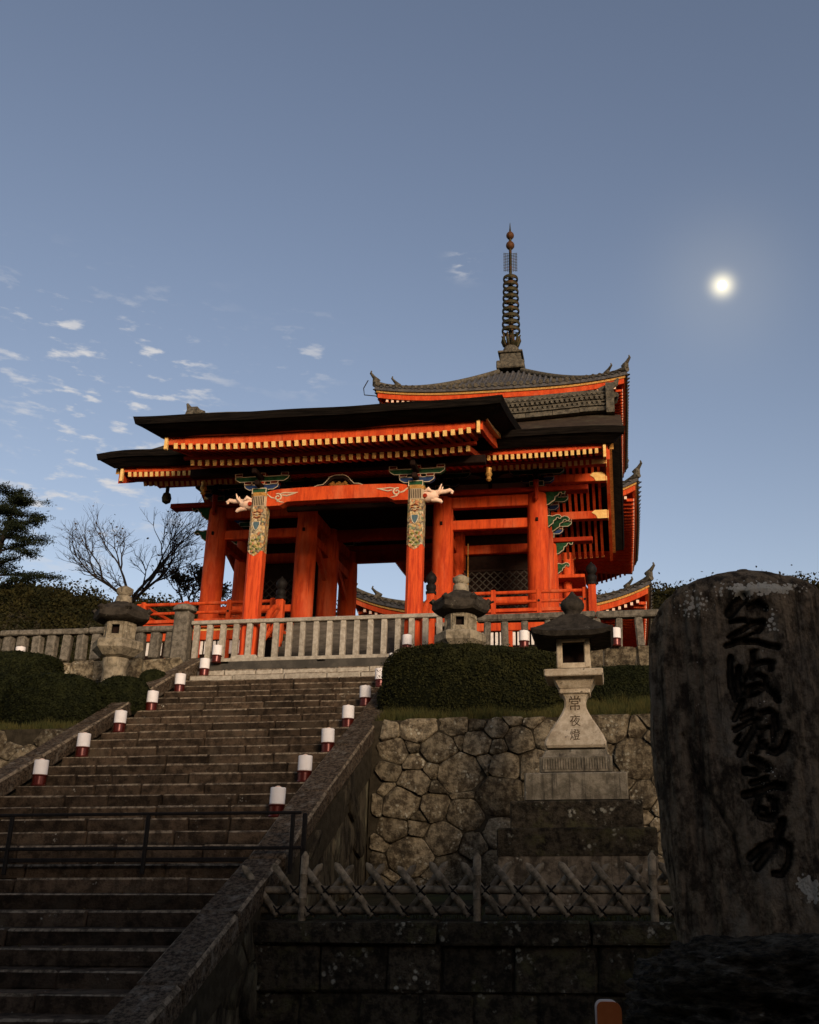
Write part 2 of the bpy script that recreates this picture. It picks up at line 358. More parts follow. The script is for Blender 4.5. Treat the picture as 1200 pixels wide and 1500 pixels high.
# sloping kerbs of both sides
def kerb(x0, x1, ya, yb, lift, thick, cuts, m='curb'):
    ys = np.linspace(ya, yb, cuts+1)
    k = struct('stair_kerb', MB().prism([(ya, zs_of(ya)+lift-thick-.5), (yb, zs_of(yb)+lift-thick-.5), (yb, zs_of(yb)+lift-thick+.01), (ya, zs_of(ya)+lift-thick+.01)], x0+.03, x1-.03, 'x'), 'mortar')
    for a, b in zip(ys[:-1], ys[1:]):
        za, zb = zs_of(a)+lift, zs_of(b)+lift; l = math.hypot(b-a, zb-za); ang = math.atan2(zb-za, b-a)
        mb = MB().box((0, 0, 0), (x1-x0, l-.015, thick), .03, jit=.008)
        me_ = mb.mesh('kerb_stone', m); me_.materials.append(V['wornedge'])
        for p_ in me_.polygons:
            if p_.center.z > 0 and abs(p_.normal.z) > .3 and abs(p_.normal.x) > .3 and abs(p_.normal.y) < .4: p_.material_index = 1
        put('kerb_stone', me_, k, ((x0+x1)/2, (a+b)/2, (za+zb)/2-thick/2*math.cos(ang)), (ang, 0, 0))
    return k
kerb(SX1, SX1+.45, 8.2, 12.05, .14, .26, 3); kerb(SX1, SX1+.45, 12.1, 20.7, .12, .26, 5)
kerb(SX0-.36, SX0, 8.2, 12.05, .2, .28, 3); kerb(SX0-.36, SX0, 12.1, 21.0, .2, .28, 6)

# rubble: irregular cells cut by their neighbours, each a stone
def cells(w, h, nx, ny, jit, sx=1.22):
    base = math.sqrt(w*h/(nx*ny))*.5; S = []; tries = 0; W = w/sx
    NT = int(9000*max(1, w/6.4))
    while tries < NT:
        tries += 1; k = tries/NT
        r = base*random.choice((1.55, 1.25, 1.0) if k < .25 else (1.0, .8, .65) if k < .6 else (.6, .45))
        x, y = random.uniform(-.3, W+.3), random.uniform(-.3, h+.3)
        if all(math.hypot(x-q[0], y-q[1]) > (r+q[2])*.86 for q in S): S.append((x, y, r))
    out_ = []
    for a in S:
        if not (0 <= a[0] <= W and 0 <= a[1] <= h): continue
        R_ = 6*base; poly = [(max(0, a[0]-R_), max(0, a[1]-R_)), (min(W, a[0]+R_), max(0, a[1]-R_)), (min(W, a[0]+R_), min(h, a[1]+R_)), (max(0, a[0]-R_), min(h, a[1]+R_))]
        for b in S:
            if b is a or abs(b[0]-a[0]) > R_ or abs(b[1]-a[1]) > R_: continue
            dx, dy = b[0]-a[0], b[1]-a[1]; t_ = .5+(a[2]**2-b[2]**2)/(2*(dx*dx+dy*dy)); mx, my = a[0]+dx*t_, a[1]+dy*t_; q = []
            for k in range(len(poly)):
                p0, p1 = poly[k], poly[(k+1) % len(poly)]
                s0, s1 = (p0[0]-mx)*dx+(p0[1]-my)*dy, (p1[0]-mx)*dx+(p1[1]-my)*dy
                if s0 <= 0: q.append(p0)
                if s0*s1 < 0: t = s0/(s0-s1); q.append((p0[0]+(p1[0]-p0[0])*t, p0[1]+(p1[1]-p0[1])*t))
            poly = q
            if len(poly) < 3: break
        if len(poly) >= 3: out_.append([(p[0]*sx, p[1]) for p in poly])
    return out_
def rubble(parent, origin, ud, vd, w, h, nx, ny, m, depth=.13, gap=.010, jit=.62, clip=None, name='stone'):
    o = Vector(origin); ud = Vector(ud).normalized(); vd = Vector(vd).normalized(); nd = ud.cross(vd)
    for poly in cells(w, h, nx, ny, jit):
        cx = sum(p[0] for p in poly)/len(poly); cy = sum(p[1] for p in poly)/len(poly)
        if clip and not clip(cx, cy): continue
        q = poly
        t = .13                                  # knock off the corners
        q = [pt for k in range(len(q)) for pt in ((q[k][0]*(1-t)+q[(k+1) % len(q)][0]*t, q[k][1]*(1-t)+q[(k+1) % len(q)][1]*t), (q[k][0]*t+q[(k+1) % len(q)][0]*(1-t), q[k][1]*t+q[(k+1) % len(q)][1]*(1-t)))]
        if len(q) < 10: q = [pt for k in range(len(q)) for pt in (q[k], ((q[k][0]+q[(k+1) % len(q)][0])/2+random.uniform(-.008, .008), (q[k][1]+q[(k+1) % len(q)][1])/2+random.uniform(-.008, .008)))]
        r = max(.05, min(math.hypot(p[0]-cx, p[1]-cy) for p in q)); dd = depth*random.uniform(.75, 1.2)
        rings = [(1-gap/r, -.10), (1-gap/r, dd*.55), (1-gap/r-.09, dd*.9), (.5, dd)]
        n = len(q); v = []; tl = (random.uniform(-.2, .2), random.uniform(-.2, .2))
        for ri, (sc_, z) in enumerate(rings):
            for x, y in q:
                a, b = (x-cx)*sc_, (y-cy)*sc_; zz = z+((a*tl[0]+b*tl[1])+(random.uniform(-.022, .022) if ri < 3 else random.uniform(-.008, .008)) if ri else 0)
                v.append(ud*a+vd*b+nd*zz)
        f = [(i*n+k, i*n+(k+1) % n, (i+1)*n+(k+1) % n, (i+1)*n+k) for i in range(3) for k in range(n)]+[tuple(3*n+k for k in range(n))]
        put(name, MB().add(v, f).mesh(name, m, 50), parent, o+ud*cx+vd*cy)
rw = thing('rubble_retaining_wall', (-1, 16.3, 1.1), 'rough grey rubble retaining wall below the big hedge, right of the stairs', 'wall', 'rubble walls either side of the stairs')
part('wall_core', MB().box((2.0, 16.75, 2.53), (12.1, .8, 2.98)), 'mortar', rw)
rubble(rw, (-4.0, 16.35, 1.1), (1, 0, 0), (0, 0, 1), 12.0, 2.95, 28, 8, 'rubble', .06, .005)
lw = thing('rubble_retaining_wall', (-12, 16.3, 1.1), 'rough pale rubble wall under the round shrubs, left of the stairs', 'wall', 'rubble walls either side of the stairs')
part('wall_core', MB().box((-12.45, 16.75, 2.0), (6.1, .8, 4.0)), 'mortar', lw)
rubble(lw, (-15.5, 16.35, 0), (1, 0, 0), (0, 0, 1), 6.08, 4.0, 10, 8, 'rubble', .085, .005)
# flank of the stairs, facing right
fl = thing('stair_flank_wall', (-4.1, 12, 0), 'dark streaked stone side wall under the right stair kerb', 'wall')
part('wall_core', MB().prism([(8.2, -.02), (16.4, -.02), (16.4, 3.68), (12.4, 1.72), (8.2, -.12)], -4.42, -4.08, 'x'), 'flank', fl)
rubble(fl, (-4.1, 8.3, 0), (0, 1, 0), (0, 0, 1), 8.0, 4.0, 9, 6, 'flank', .06, .006, clip=lambda a, b: b < zs_of(8.3+a)-.34)
# low dressed wall in front with a projecting top course
dw = thing('dressed_stone_wall', (-1.5, 11.4, 0), 'low dark wall of squared mossy blocks under the bamboo fence', 'wall')
part('wall_core', MB().box((2.0, 11.8, .5), (12, .8, 1.0)), 'mortar', dw)
z = -.05
for hgt, lo, hi, yo in ((.47, .55, .95, 11.36), (.47, .55, 1.0, 11.34), (.245, 1.3, 2.3, 11.27)):
    x = -3.98-random.uniform(0, .3)
    while x < 7.9:
        wd = random.uniform(lo, hi); b = MB().box((0, 0, 0), (wd-.014, .42, hgt-.012), .025, jit=.012)
        put('block', b.mesh('block', 'block'), dw, (x+wd/2, yo+.21+random.uniform(-.015, .015), z+hgt/2)); x += wd
    z += hgt
struct('terrace_ground', MB().grid(lambda a, b: (-4.05+12.1*a, 11.5+5.2*b, 1.09+.03*math.sin(9*a)*math.sin(7*b)+.25*b), 12, 8), 'earth')
def bank(name, xa, xb):
    def f(a, b):
        x = xa+(xb-xa)*a; y = 16.4+4.4*b
        return (x, y, 3.98+1.75*b+.07*float(fbm(np.array([x*.9, y*.9, 3.1]), 3)))
    struct(name, MB().grid(f, 40, 18), 'earth', 60)
bank('bank_right', -4.05, 14); bank('bank_left', -30, -9.35)
struct('gate_terrace', MB().box((-8, 50.8, 3.0), (90, 60, 6.1)), 'pave')

# ================================================================== THE GATE
XC = -6.35; ROWY = (25.0, 27.2, 29.4); COLX = (-10.85, -8.25, -4.43, -1.84); ZF = 7.65
gate = thing('temple_gate', (XC, 25, 6.05), 'vermilion wooden temple gate with thick black bark roof at the top of the stairs', 'gate')
YR = 27.2; HL = 6.92; KX = -6.38; KL = 4.24
def zmain(x, y):
    s = min(1, abs(y-YR)/4.8); e = abs(x-XC)/HL
    z = 12.06+(2.45+.24*e**2.2)*(1-s)**1.2; t = max(0, (e-.84)/.16)
    return z-.12*t*t*(1-.25*s)+.05*e**3*s+.016*math.sin(x*1.7+1)*math.sin(x*.63)*s
def zkoh(x, y):
    t = max(0, (y-19.2)/5.4); e = abs(x-KX)/KL
    return 11.39+1.62*t**1.1+.05*e**5*(1-t)+.016*math.sin(x*1.9)*math.sin(x*.71+2)*(1-t)
def slab(fn, x0, x1, y0, y1, zt, zb, it, ib, nx=36, ny=18, rear=True):
    mb = MB(); top = []; n1 = (nx+1)*(ny+1)
    for ins, zo in ((it, zt), (ib, zb)):
        for j in range(ny+1):
            for i in range(nx+1):
                x = x0+ins+(x1-x0-2*ins)*i/nx; ya, yb = y0+ins, (y1-ins if rear else y1); y = ya+(yb-ya)*j/ny
                top.append((x, y, fn(x, y if zo == zt else y0+(y1-y0)*j/ny)+zo))
    f = []
    for j in range(ny):
        for i in range(nx):
            a = j*(nx+1)+i; q = (a, a+1, a+nx+2, a+nx+1); f += [q, tuple(n1+k for k in q[::-1])]
    ring = [i for i in range(nx+1)]+[j*(nx+1)+nx for j in range(1, ny+1)]+[ny*(nx+1)+i for i in range(nx-1, -1, -1)]+[j*(nx+1) for j in range(ny-1, 0, -1)]
    for a, b in zip(ring, ring[1:]+ring[:1]): f.append((a, a+n1, b+n1, b))
    return mb.add(top, f)
# roof: two layers of trimmed bark, undercut at the edge
x0, x1 = XC-HL, XC+HL
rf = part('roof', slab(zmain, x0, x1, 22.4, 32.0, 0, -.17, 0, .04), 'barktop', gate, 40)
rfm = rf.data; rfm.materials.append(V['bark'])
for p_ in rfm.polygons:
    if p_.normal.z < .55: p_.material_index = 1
part('eave_layer', slab(zmain, x0, x1, 22.4, 32.0, -.18, -.33, .07, .36), 'bark', rf, 40)
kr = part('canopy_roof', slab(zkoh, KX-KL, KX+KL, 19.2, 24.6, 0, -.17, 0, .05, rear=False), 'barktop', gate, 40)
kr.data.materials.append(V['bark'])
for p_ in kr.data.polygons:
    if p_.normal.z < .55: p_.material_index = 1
part('eave_layer', slab(zkoh, KX-KL, KX+KL, 19.2, 24.5, -.18, -.31, .08, .45, rear=False), 'bark', kr, 40)
# boards under the bark
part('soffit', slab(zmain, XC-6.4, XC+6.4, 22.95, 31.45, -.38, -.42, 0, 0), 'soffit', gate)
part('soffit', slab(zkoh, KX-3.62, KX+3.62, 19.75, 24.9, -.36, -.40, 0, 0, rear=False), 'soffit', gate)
# tiled ridge
def zrg(x): return zmain(x, YR)-14.74
rg = MB()
for i in range(16):
    xm_ = XC-6.5+13.0*(i+.5)/16; d_ = zrg(xm_); sl_ = math.atan2(zrg(xm_+.4)-zrg(xm_-.4), .8); ro = Matrix.Rotation(-sl_, 3, 'Y')
    for wd, zz, hh in ((.58, 14.80, .14), (.66, 14.92, .05), (.52, 15.08, .05), (.58, 15.24, .05), (.44, 15.38, .05), (.38, 15.1, .5)): rg.box((xm_, YR, zz+d_), (.83, wd, hh), .008 if hh < .1 else 0, ro)
rg.tube([(XC-6.6+13.2*i/12, YR, 15.44+zrg(XC-6.6+13.2*i/12)) for i in range(13)], .13, 10)
rgo = part('ridge', rg, 'tilemoss', gate, 35)
td = MB()
for i in range(86):
    for zz, o in ((15.0, 0), (15.16, .5), (15.31, 0)):
        x = XC-6.45+(i+o)*.15; td.tube([(x, YR-.32, zz+zrg(x)), (x, YR+.32, zz+zrg(x))], .055, 6)
part('ridge_tiles', td, 'tilemoss', rgo, 30, kind='stuff')
for sx in (-1, 1):
    oni = MB(); X = XC+sx*6.62
    pts = [(-.42, 14.55), (.42, 14.55), (.46, 14.85), (.34, 15.05), (.40, 15.3), (.30, 15.5), (.16, 15.62), (.10, 15.7), (-.10, 15.7), (-.16, 15.62), (-.30, 15.5), (-.40, 15.3), (-.34, 15.05), (-.46, 14.85)]
    oni.prism([(YR+a, b) for a, b in pts], X-.12, X+.12, 'x')
    oni.tube([(X-sx*.3, YR, 15.45), (X, YR, 15.58), (X+sx*.2, YR, 15.70), (X+sx*.27, YR, 15.86)], [.13, .12, .09, .04], 8)
    oni.tube([(X+sx*.13, YR-.25, 15.2), (X+sx*.19, YR, 15.3), (X+sx*.13, YR+.25, 15.2)], .09, 8)
    part('ridge_end_tile', oni, 'tilemoss', rgo, 40, fix=True)
# ---- rafters with gilded ends
def bar(p0, p1, w, h, ch=.0):
    p0, p1 = Vector(p0), Vector(p1); d = p1-p0; l = d.length; rot = d.to_track_quat('Y', 'Z').to_matrix()
    return MB().box((p0+p1)/2, (w, l, h), ch, rot)
def rafters(xs, tip, back, w, h, m='red', gold='gold', gcap=.012):
    me = MB().add(*((lambda b: (b.v, b.f))(bar((0, 0, 0), np.array(back)-np.array(tip), w, h)))).mesh('rafter', m)
    gm = MB().box((0, 0, 0), (w+.006, gcap, h+.006)).mesh('gilded_end', gold)
    d = Vector(np.array(back)-np.array(tip)); ang = math.atan2(d.z, abs(d.y))*(1 if d.y > 0 else -1)
    for x, dz in xs:
        r = put('rafter', me, gate, (x, tip[1], tip[2]+dz))
        put('gilded_end', gm, r, (x, tip[1]-math.copysign(gcap/2+.002, d.y), tip[2]+dz-.0), (ang, 0, 0))
ku = [(KX-3.42+i*6.84/38, .09*abs((i-19)/19)**4) for i in range(39)]
kl = [(KX-3.30+i*6.60/36, .06*abs((i-18)/18)**4) for i in range(37)]
rafters(ku, (0, 19.8, 10.82), (0, 21.0, 11.17), .085, .125)
rafters(kl, (0, 20.5, 10.72), (0, 24.2, 11.88), .09, .13)
def sides(n0, sp, mgn): return [(XC+s*(6.18-mgn-i*sp), .05*((n0-i)/n0)**3) for s in (-1, 1) for i in range(n0)]
rafters(sides(19, .152, 0), (0, 22.9, 11.56), (0, 23.9, 11.86), .078, .12)
rafters(sides(18, .152, .1), (0, 23.6, 11.56), (0, 27.1, 13.75), .08, .125)
rafters(sides(13, .19, 0), (0, 31.3, 11.45), (0, 27.3, 13.75), .085, .125)
# eave boards above the rafter ends
def eave_board(xa, xb, y, zf, h, cx, half, lift, pw):
    mb = MB(); n = 24
    for a, b in ((0, h),):
        v = []; 
        for i in range(n+1):
            x = xa+(xb-xa)*i/n; zz = zf+lift*abs((x-cx)/half)**pw; v += [(x, y, zz), (x, y, zz+b), (x, y+.09, zz+b), (x, y+.09, zz)]
        f = [(4*i+k, 4*i+4+k, 4*i+4+(k+1) % 4, 4*i+(k+1) % 4) for i in range(n) for k in range(4)]+[(0, 1, 2, 3), (4*n+3, 4*n+2, 4*n+1, 4*n)]
        mb.add(v, f)
    return mb
part('eave_board', eave_board(KX-3.6, KX+3.6, 19.80, 10.895, .20, KX, 3.6, .06, 4), 'red', gate, fix=True)
part('gilded_strip', eave_board(KX-3.66, KX+3.66, 19.72, 11.10, .04, KX, 3.6, .06, 4), 'brass', gate, fix=True)
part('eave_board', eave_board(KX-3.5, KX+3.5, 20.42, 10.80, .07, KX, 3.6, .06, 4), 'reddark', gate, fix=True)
for s in (-1, 1):
    a, b = (XC-6.34, KX-3.0) if s < 0 else (KX+3.0, XC+6.34)
    part('eave_board', eave_board(a, b, 22.9, 11.635, .17, XC, 6.4, .06, 6), 'red', gate, fix=True)
    part('gilded_strip', eave_board(a, b, 22.83, 11.81, .035, XC, 6.4, .06, 6), 'brass', gate, fix=True)
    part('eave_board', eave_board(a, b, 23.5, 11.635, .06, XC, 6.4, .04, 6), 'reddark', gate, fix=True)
    # gilded corner boards
    part('corner_cap', MB().box((KX+s*3.64, 19.76, 10.99), (.075, .09, .36), .008), 'gold', gate)
    part('corner_cap', MB().box((XC+s*6.38, 22.86, 11.60), (.075, .09, .40), .008), 'gold', gate)
# bargeboards: canopy sides and gable ends
def barge(X, ys, zf, h, th, m, name='bargeboard'):
    mb = MB(); v = []
    for y in ys: z = zf(y); v += [(X-th/2, y, z-h), (X-th/2, y, z), (X+th/2, y, z), (X+th/2, y, z-h)]
    n = len(ys); f = [(4*i+k, 4*i+(k+1) % 4, 4*i+4+(k+1) % 4, 4*i+4+k) for i in range(n-1) for k in range(4)]+[(0, 3, 2, 1), (4*n-4, 4*n-3, 4*n-2, 4*n-1)]
    return part(name, mb.add(v, f), m, gate, fix=True)
for s in (-1, 1):
    barge(KX+s*3.68, np.linspace(19.82, 23.9, 14), lambda y: zkoh(KX, y)-.36+.05*max(0, 1-(y-19.8)/2)**2, .30, .09, 'red')
    barge(KX+s*3.78, np.linspace(19.82, 23.9, 14), lambda y: zkoh(KX, y)-.33+.05*max(0, 1-(y-19.8)/2)**2, .10, .12, 'brass', 'gilded_strip')
    barge(XC+s*6.46, np.linspace(22.95, 31.5, 30), lambda y: zmain(XC, y)-.46, .40, .10, 'red')
    barge(XC+s*6.54, np.linspace(22.95, 31.5, 30), lambda y: zmain(XC, y)-.43, .16, .14, 'brass', 'gilded_strip')
    # hanging gable ornament on the canopy side, round bell-like drop on the main side
    g = MB().lathe([(.02, -.34), (.07, -.30), (.05, -.24), (.09, -.16), (.06, -.08), (.08, 0)], 10, (KX+s*3.60, 21.9, 11.05-.2)); part('gable_pendant', g, 'brass', gate, 40)
    if s < 0: g = MB().lathe([(.02, -.40), (.11, -.34), (.13, -.22), (.10, -.1), (.05, -.06), (.05, .12)], 12, (XC+s*5.62, 24.0, 11.55)); part('gable_pendant', g, 'bronze', gate, 40)
# ---- frame
def beam(a, b, w, h, m='red', name='beam', ch=.015): return part(name, bar(a, b, w, h, ch), m, gate)
for j, y in enumerate(ROWY):
    for x in COLX:
        c = part('column', MB().lathe([(.285, 0), (.29, .3), (.29, 2.4), (.285, 3.0), (.26, 3.62), (.24, 3.66)], 28, (x, y, ZF)), 'red', gate, 40)
        if j == 0:
            part('base_stone', MB().lathe([(.42, -.02), (.42, .05), (.36, .10), (.31, .11)], 24, (x, y, ZF)), 'pale', c, 40)
            for zz in (10.5, 11.15): part('peg', MB().box((x, y-.30, zz), (.07, .05, .1), .01), 'darkwood', c)
for (a, b) in ((0, 1), (2, 3)):
    xa, xb = COLX[a]+.2, COLX[b]-.2
    for y in ROWY:
        beam((xa, y, 11.15), (xb, y, 11.15), .2, .32); beam((xa, y, 10.50), (xb, y, 10.50), .18, .27)
        beam((xa, y, 8.35), (xb, y, 8.35), .16, .2)
for y in ROWY[1:]:
    beam((COLX[1]+.2, y, 11.12), (COLX[2]-.2, y, 11.12), .2, .34, 'reddark')
beam((COLX[1]+.2, 25, 11.35), (COLX[2]-.2, 25, 11.35), .2, .3, 'reddark')
for x in COLX:
    for y0_, y1_ in ((25, 27.2), (27.2, 29.4)):
        for zz, h in ((11.15, .3), (10.5, .26), (8.35, .2)):
            if zz < 9 and x in COLX[1:3]: continue
            beam((x, y0_+.2, zz), (x, y1_-.2, zz), .17, h)
        if x in COLX[1:3]:
            b_ = bar((x, y0_+.25, 10.75), (x, y1_-.25, 9.75), .12, .2); part('brace', b_, 'red', gate)
# head tie plate, cream panels and struts above the side bays, purlins
for y in (25.0, 29.4):
    beam((XC-5.9, y, 11.42), (XC+5.9, y, 11.42), .34, .14, 'reddark', 'head_plate')
    beam((XC-6.42, y, 12.22), (XC+6.42, y, 12.22), .24, .26, 'red', 'purlin')
    for s in (-1, 1): part('gilded_purlin_end', MB().box((XC+s*6.41, y, 12.22), (.03, .26, .28), .01), 'gold', gate)
    for s in (-1, 1):
        b_ = part('gilded_purlin_mount', MB().prism([(XC+s*6.38, 12.08), (XC+s*6.38, 12.36), (XC+s*6.0, 12.36), (XC+s*5.9, 12.28), (XC+s*6.02, 12.2), (XC+s*6.08, 12.08)], y-.145, y-.13), 'gold', gate, fix=True)
for y, zz in ((26.1, 13.05), (28.3, 13.05), (27.2, 13.6)):
    beam((XC-6.42, y, zz), (XC+6.42, y, zz), .22, .26, 'red', 'purlin')
    for s in (-1, 1): part('gilded_purlin_end', MB().box((XC+s*6.41, y, zz), (.03, .24, .28), .01), 'gold', gate)
    for s in (-1, 1):
        part('gilded_purlin_mount', MB().prism([(XC+s*6.38, zz-.14), (XC+s*6.38, zz+.14), (XC+s*6.0, zz+.14), (XC+s*5.9, zz+.06), (XC+s*6.02, zz-.02), (XC+s*6.08, zz-.14)], y-.135, y-.12), 'gold', gate, fix=True)
for a, b in ((0, 1), (2, 3)):
    for k in (0, 1):
        xm = COLX[a]+(COLX[b]-COLX[a])*(.30+.40*k); w_ = .46
        part('plaster_panel', MB().prism([(xm-w_, 11.5), (xm+w_, 11.5), (xm+w_, 11.78), (xm+.2, 11.95), (xm, 12.0), (xm-.2, 11.95), (xm-w_, 11.78)], 25.02, 25.08), 'cream', gate, fix=True)
# ceiling and dark inner walls of the two side bays
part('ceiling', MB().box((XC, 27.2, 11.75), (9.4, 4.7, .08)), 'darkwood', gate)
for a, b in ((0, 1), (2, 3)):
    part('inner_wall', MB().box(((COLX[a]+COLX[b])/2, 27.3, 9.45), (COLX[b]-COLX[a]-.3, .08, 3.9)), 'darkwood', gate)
    xa, xb = COLX[a]+.3, COLX[b]-.3; za, zb = 8.45, 10.3; zt = 9.75
    n = 0; sp = .16; yl = 26.9
    for s in (-1, 1):
        c = xa-(zt-za) if s > 0 else xa
        while c < (xb if s > 0 else xb+(zt-za)):
            p0, p1 = (c, za), (c+s*(zt-za), zt)
            t0, t1 = 0, 1
            for t in (0,):
                dx = p1[0]-p0[0]
                ta, tb = sorted(((xa-p0[0])/dx, (xb-p0[0])/dx)); t0, t1 = max(0, ta), min(1, tb)
            if t1-t0 > .05:
                q0 = (p0[0]+dx*t0, yl+.012*s, za+(zt-za)*t0); q1 = (p0[0]+dx*t1, yl+.012*s, za+(zt-za)*t1)
                part('lattice_bar', bar(q0, q1, .026, .026), 'lattice', gate)
            c += sp*1.35
    part('lattice_frame', bar((xa, yl, zt+.03), (xb, yl, zt+.03), .06, .06), 'darkwood', gate)
    part('lattice_frame', bar((xa, yl, za-.03), (xb, yl, za-.03), .06, .06), 'red', gate)
    part('thin_post', MB().box((xa+.12, 26.85, 9.5), (.035, .035, 2.2)), 'brass', gate)
# ---- bracket sets with painted outlines
def outlined(name, c, d, m, parent, t=.012):
    o = part(name, MB().box(c, d, .01), m, parent); fr = MB(); x, y, z = c; w_, dp, h_ = d; yf = y-dp/2-.006
    for zz in (z-h_/2+t/2, z+h_/2-t/2): fr.box((x, yf, zz), (w_, .012, t))
    for xx in (x-w_/2+t/2, x+w_/2-t/2): fr.box((xx, yf, z), (t, .012, h_-2*t))
    part('outline', fr, 'outline', o); return o
def bowarm(c, L_, h, dp, m, parent):               # boat-shaped bracket arm
    x, y, z = c; pl = [(x-L_/2, z+h/2), (x-L_/2+.02, z), (x-L_/2+.12, z-h/2), (x+L_/2-.12, z-h/2), (x+L_/2-.02, z), (x+L_/2, z+h/2)]
    o = part('bracket_arm', MB().prism(pl, y-dp/2, y+dp/2), m, parent, fix=True)
    fr = MB(); yf = y-dp/2-.006
    for a, b in zip(pl, pl[1:]+pl[:1]): fr.tube([(a[0], yf, a[1]), (b[0], yf, b[1])], .010, 4)
    part('outline', fr, 'outline', o)
def bracket(x, y, z, sc_=1.0, m1='green', m2='blue', tiers=2):
    outlined('bracket_block', (x, y, z+.08*sc_), (.44*sc_, .44*sc_, .17*sc_), m1, gate, .016)
    zz = z+.165*sc_
    for t in range(tiers):
        L_ = (1.05+.62*t)*sc_
        bowarm((x, y, zz+.085*sc_), L_, .16*sc_, .16*sc_, m2 if t % 2 == 0 else m1, gate)
        bb = part('bracket_arm', bar((x, y-(.5+.3*t)*sc_, zz+.085*sc_), (x, y+.5*sc_, zz+.085*sc_), .15*sc_, .16*sc_, .02), 'darkwood', gate)
        for k in (-1, 0, 1): outlined('bracket_block', (x+k*(L_/2-.12*sc_), y, zz+.215*sc_), (.24*sc_, .24*sc_, .10*sc_), 'soffit' if k else 'reddark', gate, .01)
        zz += .265*sc_
def cloud_nose(x, y, z, s, d, sc_=1.0, m='green', axis='x'):      # carved cloud-shaped beam nose
    pl = [(0, .20), (.10, .24), (.22, .20), (.30, .22), (.40, .26), (.50, .24), (.56, .17), (.53, .10), (.46, .10), (.44, .15), (.38, .14), (.34, .06), (.26, .02), (.24, -.08), (.16, -.13), (.08, -.20), (0, -.22)]
    if axis == 'x': q = [(x+s*a*sc_, z+b*sc_) for a, b in pl]; o = part('carved_nose', MB().prism(q, y-d/2, y+d/2), m, gate, fix=True); yf = y-d/2-.006; pts = [(a, yf, b) for a, b in q]
    fr = MB().tube(pts, .014*sc_, 4); part('outline', fr, 'outline', o)
for y in (25.0, 29.4):
    for i, x in enumerate(COLX):
        bracket(x, y, 11.49, .9, 'green', 'blue', 2)
    for s, x in ((-1, COLX[0]), (1, COLX[3])):
        cloud_nose(x+s*.24, y, 11.18, s, .16, .95); cloud_nose(x+s*.24, y, 10.5, s, .14, .72)
for s, x in ((-1, COLX[0]), (1, COLX[3])): cloud_nose(x+s*.24, 27.2, 11.18, s, .16, .95); bracket(x, 27.2, 11.49, .9)
for i in (0, 3):
    part('carved_pendant', MB().lathe([(.02, -.52), (.06, -.46), (.045, -.38), (.07, -.28), (.05, -.18), (.08, -.08), (.07, 0), (.09, .06)], 12, (COLX[i], 24.62, 11.52)), 'reddark', gate, 40)
